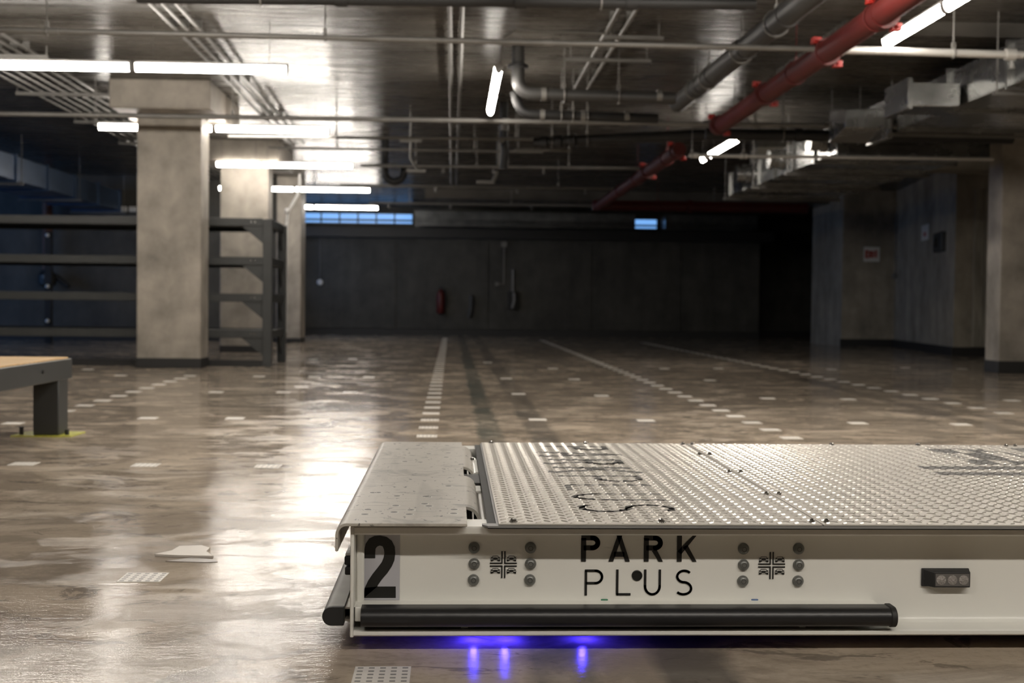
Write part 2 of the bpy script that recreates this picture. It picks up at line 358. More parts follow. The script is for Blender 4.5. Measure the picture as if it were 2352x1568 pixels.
def column(x0, x1, y0, y1, ztop, label, cap=None, band=.13, off=.02):
    t = thing('concrete_column', label, 'column', ((x0+x1)/2, y0, 0))
    obj('shaft', MB().box(x0, x1, y0, y1, 0, ztop), M['conc'], t, bevel=.012)
    obj('base_band', MB().box(x0-off*.2, x1+off*.2, y0-.006, y1+.006, 0.0, band), M['plinth'], t, bevel=.004)
    if cap: obj('capital', MB().box(*cap), M['conc'], t, bevel=.01)
    return t
column(-3.60, -2.875, 14.6, 15.06, 2.88, 'broad pale concrete column in front of the rack, with square capital', (-3.78, -2.68, 14.1, 16.0, 2.88, CEIL), .115)
column(-3.56, -2.83, 19.55, 20.0, 2.88, 'pale concrete column seen through the right end of the rack', (-3.8, -2.62, 19.1, 20.9, 2.88, CEIL), .10)
column(-3.40, -2.93, 24.6, 25.3, CEIL, 'bluish narrow column at the corner beside the back wall', None, .09)
column(6.60, 7.5, 14.95, 15.35, CEIL, 'concrete column at the right edge of the view', None, .15)
column(-11.2, -10.5, 14.6, 15.06, CEIL, 'concrete column far outside to the left of the rack', None, .115)

# ------------------------------------------------------------------ lamps
ROW_NAMES = {0: 'nearest', 1: 'second', 2: 'third', 3: 'fourth', 4: 'farthest'}
def lamp(p0, p1, label, group=None, rods=True, name='linear_lamp', em='emit'):
    """one linear LED batten from p0 to p1 (centre line), hung from the ceiling"""
    p0 = Vector(p0); p1 = Vector(p1); c = (p0+p1)/2; c.z = p0.z
    t = thing(name, label, 'lamp', tuple(c), group)
    d = (p1-p0).normalized(); L_ = (p1-p0).length; s = Vector((-d.y, d.x, 0))
    def pr(prof, a, b): return MB().prism(prof, lambda q: c+d*a+s*q[0]+Vector((0, 0, q[1])), lambda q: c+d*b+s*q[0]+Vector((0, 0, q[1])))
    obj('housing', pr([(-.03, .012), (.03, .012), (.026, .036), (-.026, .036)], -L_/2, L_/2), M['lampbody'], t)
    ar = [(.036*math.cos(a), .012-.066*math.sin(a)) for a in [math.pi*i/8 for i in range(9)]]
    obj('diffuser', pr(ar, -L_/2+.014, L_/2-.014), M[em], t)
    for sg in (-1, 1):
        a, b = sorted((sg*(L_/2-.014), sg*L_/2)); obj('end_cap', pr([(x*1.06, .012+(z-.012)*1.06) for x, z in ar], a, b), M['lampbody'], t)
    if rods:
        for sg in (-.38, .38):
            q = c+d*L_*sg; obj('hanging_wire', MB().cyl((q.x, q.y, q.z+.03), (q.x, q.y, CEIL), .003, 6), M['galvp'], t)
    return t
LZ = 2.83
rowsY = [11.3, 15.15, 19.0, 22.95, 27.1]
names = ['nearest lamp row on the left', 'lamp row at the broad column', 'row before the second column', 'row beyond the second column', 'row nearest the blue windows']
xe = [-1.47, -1.48, -1.50, -1.50, -1.6]
for k, (Y, nm) in enumerate(zip(rowsY, names)):
    if k == 2:
        segs = [(xe[k]-.68*(i+1)+.012, xe[k]-.68*i) for i in range(3)]
    else: segs = [(xe[k]-1.37*(i+1)+.03, xe[k]-1.37*i) for i in range(4 if k == 0 else 2)]
    for i, (a, b) in enumerate(segs):
        lamp((a, Y+.01*i, LZ), (b, Y+.01*i, LZ), 'glowing white tube lamp, %s from the right in the %s' % (ORD[i], nm), 'tube lamps hung crosswise')
def lampY(X, ys, lab):
    for i, (a, b) in enumerate(ys): lamp((X, a, LZ), (X, b, LZ), lab[i], 'tube lamps hung lengthwise')
lampY(.385, [(11.05, 12.27), (12.30, 13.5)], ['front half of the lone lamp pair in the middle of the ceiling', 'rear half of the lone lamp pair in the middle of the ceiling'])
lampY(3.34, [(8.52, 9.70), (7.30, 8.48)], ['glowing tube lamp at the top right, beside the red pipe', 'glowing tube lamp cut by the top frame edge right of the red pipe'])
lampY(3.46, [(15.25, 16.95), (17.2, 17.5)], ['short slanting tube lamp below the end of the near red pipe', 'tiny bright lamp just under the slanting tube lamp right of centre'])
# the same rows go on overhead and behind the camera, unseen; extra lamps added last
for j, Y in enumerate((7.45, -.25)):
    for i in range(1): lamp((-1.47-1.37*(i+1)+.03, Y, LZ), (-1.47-1.37*i, Y, LZ), 'unseen tube lamp, %s from the right in the %s row towards the camera' % (ORD[i], ORD[j]), 'tube lamps hung crosswise', em='emit2')
for i in range(3): lamp((-.1+1.37*i, -.25, LZ), (1.24+1.37*i, -.25, LZ), 'unseen tube lamp, %s from the left in the row over the camera' % ORD[i], 'tube lamps hung crosswise', em='emit2')
for i, (X, Y) in enumerate([(.385, 5.2), (.385, 6.8), (2.0, 6.8), (3.34, 4.6), (3.34, 6.0), (7.4, 5.0), (7.4, 6.6)]): lamp((X, Y, LZ), (X, Y+1.2, LZ), 'unseen added lengthwise tube lamp, %s from the left above the robot' % ORD[i], 'tube lamps hung lengthwise', em='emit2')  # unseen lamps added to brighten the middle and right of the floor

# ------------------------------------------------------------------ pipes
def hanger(parent, x, y, z, r, along='x', m='galvp'):
    b = MB(); b.cyl((x, y, z+r), (x, y, CEIL), .006, 6)
    n = 14; pts = []
    for i in range(n+1):
        a = 2*math.pi*i/n; pts.append((x, y+(r+.008)*math.sin(a), z+(r+.008)*math.cos(a)) if along == 'x' else (x+(r+.008)*math.sin(a), y, z+(r+.008)*math.cos(a)))
    b.tube(pts, .007, 6); b.box(x-.014, x+.014, y-.012, y+.012, z+r+.004, z+r+.05)
    return obj('hanger', b, M[m], parent)
def pipe(name, label, pts, r, m, hang=(), couple=(), cm=None, group=None, cat='pipe', crad=1.25, clen=.08, heads=()):
    pts = [Vector(p) for p in pts]; t = thing(name, label, cat, tuple(pts[0]), group)
    obj('pipe_run', MB().tube(pts, r, 14), m, t)
    A, B = pts[0], pts[-1]; d = (B-A)
    for f in hang:
        q = A+d*f; hanger(t, q.x, q.y, q.z, r, 'x' if abs(d.x) > abs(d.y) else 'y', 'red' if m is M['red'] else 'galvp')
    for f in couple:
        q = A+d*f; e = d.normalized()*clen/2; obj('coupling', MB().cyl(q-e, q+e, r*crad, 16), cm or m, t)
    for f in heads:
        q = A+d*f; b = MB().cyl((q.x, q.y, q.z-r), (q.x, q.y, q.z-r-.07), .012, 8).cyl((q.x, q.y, q.z-r-.07), (q.x, q.y, q.z-r-.075), .025, 10).box(q.x-.018, q.x+.018, q.y-.004, q.y+.004, q.z-r-.07, q.z-r-.04)
        obj('sprinkler_head', b, M['galvp'], t)
    return t
g = M['galvp']
pipe('sprinkler_pipe', 'thin grey pipe crossing the whole ceiling, nearest of the cross pipes', [(-6.5, 9.47, 2.74), (2.73, 9.50, 2.72)], .021, g, (.38, .60), (.385, .78), group='cross pipes under the ceiling')
pipe('sprinkler_pipe', 'lamp-lit pipe section right of the red pipe under the top right lamp', [(2.91, 9.52, 2.72), (4.36, 9.56, 2.72)], .030, M['pale'], (.62,), (.0, .93), heads=(.94,), crad=1.5)
pipe('sprinkler_pipe', 'grey pipe crossing in front of the broad column capital', [(-9, 13.9, 2.75), (8.2, 13.55, 2.75)], .026, g, (.30, .385, .70), (.30, .48, .556, .63, .83), group='cross pipes under the ceiling')
pipe('sprinkler_pipe', 'thin grey pipe just behind the pipe at the broad column', [(-2.7, 15.35, 2.75), (1.6, 15.1, 2.75)], .018, g, (.3, .8), (.4,))
pipe('sprinkler_pipe', 'grey pipe level with the lamps before the second column', [(-1.35, 18.5, 2.77), (2.66, 18.1, 2.75)], .022, g, (.2, .42, .75), (.1, .42, .8), heads=(.3, .48, .66))
pipe('sprinkler_pipe', 'lamp-lit pipe running right from the slanting tube lamp', [(2.62, 14.02, 2.45), (5.98, 13.80, 2.44)], .020, M['pale'], (.18, .01), (.02, .18), crad=1.5)
pipe('sprinkler_pipe', 'dim grey pipe above the farthest lamp rows', [(-1.9, 21.35, 2.75), (2.67, 21.15, 2.74)], .022, g, (.15, .8), (.6,), heads=(.1, .35, .65, .9))
pipe('sprinkler_pipe', 'faint grey pipe close before the back windows', [(-1.7, 25.6, 2.8), (6.5, 25.4, 2.8)], .022, g, (.1, .35, .6, .85), (.3, .6), heads=(.05, .2, .4, .55))
pipe('sprinkler_pipe', 'thin grey pipe above the dashed row of lamps near the second column', [(-2.5, 17.3, 2.86), (1.2, 17.1, 2.84)], .018, g, (.25, .75), (.5,))
pipe('iron_pipe', 'black pipe along the very top of the picture', [(-2.2, 8.93, 2.86), (2.08, 8.72, 2.86)], .040, M['iron'], (.2, .75), (.33, .62, .8), cat='pipe')
pipe('iron_pipe', 'black pipe reaching from the red pipe to the right column', [(2.75, 13.76, 2.655), (6.15, 13.70, 2.655)], .062, M['iron'], (.25, .5), (.3, .7))
pipe('iron_pipe', 'black pipe sloping left below the drain pipes in the middle', [(.95, 14.95, 2.68), (1.5, 14.8, 2.70), (2.95, 14.2, 2.72)], .06, M['iron'], (.1, .3), (.06, .14, .22))
DA, DB = pz(1800, 40, 2.90), pz(1556, 238, 2.90); DA2 = DA+(DA-DB)*.25
pipe('drain_pipe', 'thick dark grey pipe hanging left of the red pipe at the top', [tuple(DA2), tuple(DB)], .092, M['pvc'], (.24, .45, .7, .82), (.18, .24, .42, .66, .76, .80), M['pvc'], crad=1.08, clen=.05)
tr = pipe('red_sprinkler_main', 'big red pipe running diagonally down from the top edge', [(2.80, 7.3, 2.70), (2.84, 13.46, 2.70)], .085, M['red'], (.17, .5), (.0,), M['redb'], crad=1.25)
def redcoup(t, x, y, z, r):
    b = MB().cyl((x, y-.045, z), (x, y+.045, z), r*1.22, 18); obj('coupling', b, M['red'], t)
    for sx_, sz_ in ((.8, -.85), (-.8, .85)):
        e = MB().box(x+sx_*r*1.2-.035, x+sx_*r*1.2+.035, y-.03, y+.03, z+sz_*r*1.2-.025, z+sz_*r*1.2+.025).cyl((x+sx_*r*1.2, y-.065, z+sz_*r*1.2), (x+sx_*r*1.2, y+.065, z+sz_*r*1.2), .014, 8)
        obj('coupling_bolt', e, M['redb'], t, bevel=.004)
for yy in (8.25, 9.52, 11.4, 13.38): redcoup(tr, 2.82, yy, 2.70, .085)
tr2 = pipe('red_sprinkler_main', 'dark red pipe receding behind the middle pipes', [(2.76, 15.4, 2.69), (2.78, 24.3, 2.69)], .085, M['red'], (.1, .4), (.3, .62), M['red'], crad=1.15)
for yy in (15.6, 17.9): redcoup(tr2, 2.76, yy, 2.69, .085)
pipe('red_sprinkler_main', 'dim red pipe crossing low before the back wall', [(2.7, 24.4, 2.72), (6.9, 24.4, 2.72)], .10, M['red'], (.3, .7), (.45,), M['red'])
# cast iron drain assembly in the middle
td = thing('drain_assembly', 'dark elbow and twin drain pipes hanging right of the middle lamp', 'pipe', (.66, 11.9, 2.9))
el = [(.60, 12.0, 3.2), (.60, 12.0, 2.98)]+[(.60+.14*(1-math.cos(a)), 12.0, 2.90-.14*math.sin(a)) for a in [i*math.pi/12 for i in range(1, 7)]]+[(.86, 12.0, 2.76)]
obj('elbow', MB().tube(el, .062, 16), M['pvc'], td)
obj('flange', MB().cyl((.60, 12, 3.0), (.60, 12, 3.03), .10, 16), M['iron'], td)
obj('upper_run', MB().tube([(.84, 12.0, 2.76), (2.1, 12.0, 2.745)], .058, 16), M['pvc'], td)
for xx in (.82, 1.92): obj('band_clamp', MB().cyl((xx, 12, 2.76), (xx+.05, 12, 2.76), .066, 16), M['galvp'], td)
for xx in (1.04, 1.56): hanger(td, xx, 12.0, 2.755, .062)
el2 = [(.62, 13.0, 2.95), (.64, 13.0, 2.86)]+[(.66+.14*(1-math.cos(a)), 13.0, 2.84-.12*math.sin(a)) for a in [i*math.pi/12 for i in range(1, 7)]]+[(2.1, 13.0, 2.70)]
obj('lower_run', MB().tube(el2, .050, 14), M['iron'], td)
for xx in (.88, 1.3, 1.75): obj('band_clamp', MB().cyl((xx, 13, 2.715), (xx+.05, 13, 2.715), .058, 14), M['galvp'], td)
for xx in (1.1, 1.22, 1.37): hanger(td, xx, 13.0, 2.71, .052)
tv = thing('drain_valve_drop', 'dark pipe drop with pale fittings below the drain pipes', 'pipe', (.62, 15.3, 2.6))
obj('pipe_run', MB().tube([(.60, 15.3, 3.2), (.60, 15.3, 2.80), (.62, 15.3, 2.62), (.60, 15.3, 2.40)], .05, 12), M['iron'], tv)
obj('fitting', MB().cyl((.60, 15.25, 2.86), (.60, 15.25, 2.93), .06, 12).ball((.57, 15.22, 2.74), .035), M['galvp'], tv)
obj('hanger', MB().box(.64, .66, 15.28, 15.32, 2.46, 2.68), M['galvp'], tv)
tu = thing('drain_trap', 'dark U-shaped pipe trap hanging near the second column lamps', 'pipe', (-.9, 18.9, 2.6))
ut = [(-1.02, 18.9, 3.2), (-1.02, 18.9, 2.78)]+[(-.88-.14*math.cos(a), 18.9, 2.72-.14*math.sin(a)) for a in [i*math.pi/8 for i in range(9)]]+[(-.74, 18.9, 2.80)]
obj('pipe_run', MB().tube(ut, .055, 12), M['iron'], tu)
for i, (x, y, lab) in enumerate(((-.55, 16.2, 'small square junction box hanging left of centre ceiling'), (.62, 18.7, 'bent grey bracket under the middle cross pipe'))):
    if i == 0:
        t = thing('junction_box', lab, 'junction box', (x, y, 2.8))
        obj('box_body', MB().box(x-.14, x+.14, y-.05, y+.05, 2.82, 2.88), g, t, bevel=.005)
        obj('stem', MB().tube([(x, y, 3.2), (x, y, 2.62), (x+.1, y, 2.45)], .016, 8), g, t)
        obj('lower_plate', MB().box(x-.05, x+.2, y-.04, y+.04, 2.44, 2.48), g, t, bevel=.004)
    else:
        t = thing('pipe_bracket', lab, 'bracket', (x, y, 2.7))
        obj('arm', MB().tube([(x+.05, y, 3.2), (x+.04, y, 2.78), (x-.04, y, 2.58)], .035, 10), g, t)
        obj('foot', MB().box(x-.28, x-.02, y-.04, y+.04, 2.55, 2.60), g, t, bevel=.004)
# conduits on the ceiling
def conduit(X, y0, y1, label, z=3.13, r=.014, x1=None, group=None):
    t = thing('conduit', label, 'conduit', (X, y0, z), group); x1 = X if x1 is None else x1
    obj('tube', MB().tube([(X, y0, z), (x1, y1, z)], r, 8), g, t)
    for f in (.25, .5, .75):
        yy = y0+(y1-y0)*f; xx = X+(x1-X)*f; obj('clamp', MB().box(xx-.03, xx+.03, yy-.012, yy+.012, z-.004, CEIL-.001), g, t)
    return t
for i, (X, lab) in enumerate(((-.04, 'left tube of the conduit pair running straight back in the middle'), (.06, 'right tube of the conduit pair running straight back in the middle'))): conduit(X, 8.9, 25.5, lab, x1=X, r=.02)
for X, lab in ((1.31, 'left tube of the conduit pair right of the middle lamps'), (1.45, 'right tube of the conduit pair right of the middle lamps')): conduit(X, 9.2, 14.3, lab, r=.019)
for X, lab in ((-2.43, 'left of three conduits above the nearest lamps'), (-2.33, 'middle of three conduits above the nearest lamps'), (-2.22, 'right of three conduits above the nearest lamps')): conduit(X, 8.5, 19.0, lab, r=.017)
for i in range(7): conduit(-4.02-.125*i, 8.0, 24.8, 'thin conduit in the left ceiling bundle, %s from the column side' % ORD[i], r=.018, x1=-4.1-.125*i, group='left ceiling conduit bundle')
ts = thing('cable_rack', 'perforated metal strut carrying the left conduit bundle', 'strut', (-4.4, 12, 3.08))
for yy in (10.2, 12.4, 14.6, 16.8, 19, 21.5):
    so = obj('strut', MB().box(-4.95, -3.9, yy-.02, yy+.02, 3.075, 3.112), g, ts)
    for xx in (-4.94, -3.92): obj('hanging_rod', MB().box(xx, xx+.01, yy-.008, yy+.008, 3.1, 3.199), g, so)
# lamp cable in the middle
t = thing('lamp_cable', 'thin grey cable looping from the ceiling conduits to the middle lamp', 'cable', (.42, 10.9, 2.9))
obj('cord', MB().tube([(.40, 11.05, 2.87), (.40, 10.95, 2.95), (.43, 10.85, 3.05), (.52, 10.8, 3.10), (.8, 10.9, 3.11), (1.31, 10.95, 3.12)], .012, 8), g, t)
# cables beside slanting lamp
t = thing('lamp_cable', 'pair of loose grey cables sagging right of the slanting tube lamp', 'cable', (3.6, 15.0, 2.8))
for k in range(2): obj('cord', MB().tube([(3.40+.1*k, 14.62, 3.2), (3.42+.1*k, 14.7, 2.96), (3.6, 14.9, 2.86-.03*k), (3.85, 14.9, 2.80), (4.0, 14.7, 2.82), (4.12, 14.5, 2.88)], .016, 8), g, t)
# short unistrut bars on the ceiling
for x, y, lw, lab in ((1.55, 10.9, .5, 'small flat strut on the ceiling crossing the paired conduits'), (1.45, 11.9, .8, 'longer flat strut under the paired conduits right of centre'), (1.1, 15.6, .7, 'flat strut below the drain pipes')):
    t = thing('ceiling_strut', lab, 'strut', (x, y, 3.1))
    zz = 3.06 if y < 14 else 2.66
    obj('channel', MB().box(x-lw/2, x+lw/2, y-.02, y+.02, zz, zz+.03), g, t); [obj('hanging_rod', MB().cyl((xx, y, zz), (xx, y, CEIL), .006, 6), g, t) for xx in (x-lw/2+.04, x+lw/2-.04)]
# white conduit dropping by second column
t = thing('conduit', 'white conduit dropping from the lamps right of the second column', 'conduit', (-2.55, 20, 2.7))
obj('tube', MB().tube([(-2.42, 20.1, 2.80), (-2.42, 20.1, 2.55), (-2.46, 20.1, 2.45), (-2.62, 20.2, 2.2), (-2.64, 20.2, 1.9), (-2.64, 20.2, .3)], .022, 8), M['whitep'], t)
obj('round_joint', MB().ball((-2.62, 20.15, 2.22), .045), M['whitep'], t)

# ------------------------------------------------------------------ ducts
def duct(label, x0, x1, y0, y1, z0, z1, step, name='air_duct', fl=.03, hang=True, m='galv'):
    t = thing(name, label, 'duct', ((x0+x1)/2, y0, z0)); n = max(1, round((y1-y0)/step))
    for i in range(n):
        a = y0+(y1-y0)*i/n; b = y0+(y1-y0)*(i+1)/n
        ms = MB().box(x0, x1, a+.004, b-.004, z0, z1); mx = (x0+x1)/2; my = (a+b)/2
        o = obj('duct_section', ms, M[m], t, bevel=.004)
        # cross-broken bottom and left side
        cr = MB().add([(x0+.02, a+.03, z0-.001), (x1-.02, a+.03, z0-.001), (x1-.02, b-.03, z0-.001), (x0+.02, b-.03, z0-.001), (mx, my, z0-.012)], [(0, 1, 4), (1, 2, 4), (2, 3, 4), (3, 0, 4)])
        mz = (z0+z1)/2
        cr.add([(x0-.001, a+.03, z0+.02), (x0-.001, b-.03, z0+.02), (x0-.001, b-.03, z1-.02), (x0-.001, a+.03, z1-.02), (x0-.010, my, mz)], [(0, 1, 4), (1, 2, 4), (2, 3, 4), (3, 0, 4)])
        obj('cross_break', cr, M[m], t, smooth=False)
    for i in range(n+1):
        a = y0+(y1-y0)*i/n; f = MB()
        f.box(x0-fl, x1+fl, a-.018, a+.018, z0-fl, z0).box(x0-fl, x1+fl, a-.018, a+.018, z1, z1+fl).box(x0-fl, x0, a-.018, a+.018, z0, z1).box(x1, x1+fl, a-.018, a+.018, z0, z1)
        obj('flange', f, M[m], t)
        if hang and i % 2 == 0:
            hb = obj('hanger', MB().box(x0-.09, x1+.09, a+.08, a+.12, z0-.06, z0-.03), g, t); [obj('hanging_rod', MB().cyl((xx, a+.1, z0-.04), (xx, a+.1, CEIL), .007, 6), g, hb) for xx in (x0-.06, x1+.06)]
    return t
duct('wide galvanised duct receding on the right, seen from below', 4.28, 5.95, 13.9, 19.4, 2.50, 2.84, .92)
duct('galvanised duct run at the upper right nearest the camera', 4.50, 6.9, 7.6, 12.6, 2.58, 2.92, 1.25)
t = thing('branch_box', 'square grey branch box on the side of the upper right duct', 'duct', (4.1, 11, 2.6))
obj('box_body', MB().box(4.02, 4.46, 11.0, 11.5, 2.55, 2.76), M['galv'], t, bevel=.006); obj('collar', MB().box(3.97, 4.02, 10.95, 11.55, 2.52, 2.79), M['galv'], t, bevel=.004)
t = thing('branch_box', 'shiny slanted duct offset behind the square branch box', 'duct', (4.2, 12.9, 2.6))
obj('box_body', MB().px([(12.75, 2.60), (13.3, 2.52), (13.3, 2.86), (12.75, 2.80)], 3.98, 4.40), M['galv'], t, bevel=.006); obj('collar', MB().box(4.40, 4.46, 12.7, 13.35, 2.5, 2.9), M['galv'], t, bevel=.004)
for i, (xx, yy) in enumerate(((4.10, 14.36), (4.0, 16.2), (3.95, 18.05))):
    t = thing('round_takeoff', 'short round duct take-off on the wide duct, %s from the near end' % ORD[i], 'duct', (xx, yy, 2.7), 'take-offs of the wide duct')
    obj('spigot', MB().lathe((4.26, yy, 2.68), (-1, 0, 0), [(.13, 0), (.13, .05), (.11, .06), (.11, .16), (.125, .17), (.125, .2)], 20), M['galv'], t)
t = duct('blue lit duct along the left ceiling behind the rack', -7.3, -6.42, 16.0, 24.7, 2.52, 2.88, 1.45, m='galv_bluelit')
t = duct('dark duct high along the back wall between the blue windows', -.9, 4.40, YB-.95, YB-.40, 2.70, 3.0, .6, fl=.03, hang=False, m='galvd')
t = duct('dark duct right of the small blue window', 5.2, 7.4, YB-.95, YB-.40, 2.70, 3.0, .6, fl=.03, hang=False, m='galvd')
t = thing('vent_louvre', 'pale louvre grilles far back left of the broad column', 'vent', (-6.3, 24.5, 2.5))
for k in range(4): obj('louvre_slat', MB().box(-6.45+.18*k, -6.31+.18*k, 24.80, 24.86, 2.50, 2.60), M['whitep'], t, bevel=.004)

# ------------------------------------------------------------------ storage rack
rk = thing('storage_rack', 'dark grey steel rack with four shelves behind the broad column', 'rack', (-2.2, 14.95, 0))
YF0, YR0, XE = 15.10, 16.35, -2.14
def post(x, y, h, w_=.11): return obj('post', MB().box(x-w_, x, y, y+.09, 0, h), M['dgrey'], rk, bevel=.006)
for x in (XE, -6.6, -10.3):
    post(x, YF0, 1.75); post(x, YR0, 1.75)
SH = [1.76, 1.30, .865, .435]
for z in SH:
    obj('front_rail', MB().box(-10.3, XE-.11, YF0+.01, YF0+.07, z-.095, z), M['dgrey'], rk, bevel=.005)
    obj('rear_rail', MB().box(-10.3, XE-.11, YR0+.01, YR0+.07, z-.095, z), M['dgrey'], rk, bevel=.005)
    obj('side_rail', MB().box(XE-.075, XE-.02, YF0+.09, YR0, z-.095, z), M['dgrey'], rk, bevel=.005)
    obj('shelf_panel', MB().box(-10.3, XE-.12, YF0+.075, YR0, z-.04, z-.015), M['dgrey'], rk)
    for (yy, s) in ((YF0+.09, 1), (YR0, -1)):
        obj('corner_brace', MB().add([(XE-.06, yy, z-.095), (XE-.06, yy+s*.24, z-.095), (XE-.06, yy, z-.34), (XE-.045, yy, z-.095), (XE-.045, yy+s*.24, z-.095), (XE-.045, yy, z-.34)], [(0, 1, 2), (3, 5, 4), (0, 3, 4, 1), (1, 4, 5, 2), (2, 5, 3, 0)]), M['dgrey'], rk)
    obj('corner_brace', MB().add([(XE-.11, YF0+.03, z-.095), (XE-.36, YF0+.03, z-.095), (XE-.11, YF0+.03, z-.30), (XE-.11, YF0+.045, z-.095), (XE-.36, YF0+.045, z-.095), (XE-.11, YF0+.045, z-.30)], [(0, 1, 2), (3, 5, 4), (0, 3, 4, 1), (1, 4, 5, 2), (2, 5, 3, 0)]), M['dgrey'], rk)
    for k in (0, .045): obj('bolt', MB().cyl((XE-.20-k, YF0+.012, z-.045), (XE-.20-k, YF0-.002, z-.045), .011, 8), M['screw'], rk)
obj('base_rail', MB().box(-10.3, XE-.11, YF0+.0, YF0+.06, 0, .075), M['plinth'], rk)
t = thing('steel_post', 'black post with three bright joints behind the left part of the rack', 'post', (-7.2, 23, 0))
obj('shaft', MB().box(-7.30, -7.18, 23.0, 23.1, 0, 2.0), M['mblack'], t, bevel=.004)
[obj('joint', MB().ball((-7.24, 22.98, zz), .035), M['whitep'], t) for zz in (1.93, 1.02, .40)]
t = thing('valve_assembly', 'dark hanging valve with lever on the wall behind the rack', 'valve', (-7.7, 24.5, 1))
obj('riser', MB().tube([(-7.75, 24.60, 3.2), (-7.75, 24.60, 1.2)], .09, 12), M['rust'], t)
obj('valve_body', MB().lathe((-7.75, 24.6, 1.0), (0, 0, 1), [(.06, 0), (.16, .08), (.18, .25), (.08, .36), (.08, .5)], 14).cyl((-7.6, 24.6, 1.25), (-7.35, 24.6, 1.03), .05, 8), M['iron'], t)
obj('gauge', MB().ball((-7.75, 24.44, 1.22), .05), M['galvp'], t)

# ------------------------------------------------------------------ low platform at the lower left
tb = thing('low_platform', 'low steel framed platform with yellow plywood top, left edge', 'platform', (-2.2, 7.1, 0))
TX, TY, TZ = -2.175, 7.17, .425
obj('top_board', MB().box(-4.6, TX-.02, 4.4, TY+.17, TZ-.004, TZ+.008), M['wood'], tb, bevel=.003)
obj('frame_rail', MB().box(TX-.05, TX, 4.4, TY+.18, TZ-.115, TZ), M['dgrey'], tb, bevel=.005)
obj('frame_rail', MB().box(-4.6, TX-.05, TY+.12, TY+.18, TZ-.115, TZ-.004), M['dgrey'], tb, bevel=.005)
obj('frame_rail', MB().box(-4.6, TX-.05, 4.4, 4.46, TZ-.115, TZ-.004), M['dgrey'], tb, bevel=.005)
for (x, y) in ((TX, TY), (-4.47, TY), (TX, 4.4), (-4.47, 4.4)):
    lg = obj('leg', MB().box(x-.145, x-.003, y-.06, y+.11, 0.006, TZ-.11), M['dgrey'], tb, bevel=.006)
    obj('foot_plate', MB().pz([(x-.26, y-.08), (x-.02, y-.10), (x+.07, y-.08), (x+.08, y+.16), (x-.12, y+.18), (x-.25, y+.14)], 0, .006), M['yellow'], lg)
    for dx, hh in ((.03, .035), (-.22, .05)): obj('anchor_bolt', MB().cyl((x+dx, y-.02, .006), (x+dx, y-.02, hh), .012, 8), M['mblack'], lg)
obj('bolt', MB().cyl((TX, TY-.35, TZ-.05), (TX+.008, TY-.35, TZ-.05), .010, 8), M['mblack'], tb)

# ------------------------------------------------------------------ wall fittings, back
def fit(name, label, cat, loc): return thing(name, label, cat, loc)
W = YB-.03
p = py_(735, 648, W); t = fit('outlet_cover', 'round white fitting low on the left of the dark back wall', 'fitting', (p.x, W, p.z))
obj('round_cover', MB().lathe((p.x, W, p.z), (0, -1, 0), [(.075, 0), (.075, .04), (.05, .07), (.0, .08)], 16), M['whitep'], t); obj('tube', MB().cyl((p.x, W-.02, p.z+.05), (p.x, W-.02, 2.4), .012, 8), g, t)
p = py_(1158, 561, W); q = py_(1142, 652, W)
t = fit('junction_box', 'small junction box with conduit down the middle of the back wall', 'junction box', (p.x, W, p.z))
obj('box_body', MB().box(p.x-.07, p.x+.07, W-.06, W, p.z-.06, p.z+.06), M['galvp'], t, bevel=.005); obj('tube', MB().tube([(p.x, W-.025, p.z), (p.x, W-.025, q.z), (q.x, W-.025, q.z)], .014, 8), g, t); obj('lower_box', MB().box(q.x-.05, q.x+.03, W-.06, W, q.z-.04, q.z+.04), M['galvp'], t, bevel=.004)
p = py_(1178, 690, W); t = fit('wall_phone', 'dark wall device with pale handset below a short conduit', 'wall device', (p.x, W, p.z))
obj('case', MB().box(p.x-.13, p.x+.13, W-.12, W, p.z-.22, p.z+.22), M['mblack'], t, bevel=.02); obj('handset', MB().tube([(p.x-.02, W-.15, p.z-.2), (p.x+.03, W-.17, p.z), (p.x+.02, W-.15, p.z+.2)], .035, 8), M['galvp'], t); obj('tube', MB().cyl((p.x, W-.03, p.z+.22), (p.x, W-.03, p.z+.78), .035, 8), g, t)
p = py_(1012, 690, W); t = fit('fire_extinguisher', 'dim red extinguisher hanging on the dark back wall', 'extinguisher', (p.x, W, p.z))
obj('cylinder_body', MB().lathe((p.x, W-.12, p.z-.32), (0, 0, 1), [(.08, 0), (.10, .03), (.10, .46), (.06, .56), (.03, .60)], 18), M['red'], t); obj('valve_head', MB().box(p.x-.04, p.x+.08, W-.15, W-.09, p.z+.28, p.z+.34).tube([(p.x+.06, W-.12, p.z+.30), (p.x+.14, W-.12, p.z+.1), (p.x+.12, W-.12, p.z-.15)], .015, 6), M['mblack'], t); obj('bracket', MB().box(p.x-.03, p.x+.03, W-.03, W, p.z-.1, p.z+.2), M['mblack'], t)
p = py_(1081, 700, W); t = fit('wall_valve', 'pale grey valve stub right of the red extinguisher', 'valve', (p.x, W, p.z))
obj('valve_body', MB().tube([(p.x+.03, W, p.z+.2), (p.x+.02, W-.1, p.z+.2), (p.x+.01, W-.1, p.z-.1), (p.x-.04, W-.1, p.z-.3)], .05, 10), M['pvc'], t)
# right block fittings
YS = 25.7
p = py_(2002, 584, YS); t = fit('exit_sign', 'small white sign with red panel on the right wall', 'sign', (p.x, YS, p.z))
sw, sh = (py_(2020, 584, YS).x-py_(1984, 584, YS).x)/2, (py_(2002, 567, YS).z-py_(2002, 600, YS).z)/2
sb = obj('board', MB().box(p.x-sw, p.x+sw, YS-.02, YS, p.z-sh, p.z+sh), M['whitep'], t, bevel=.003)
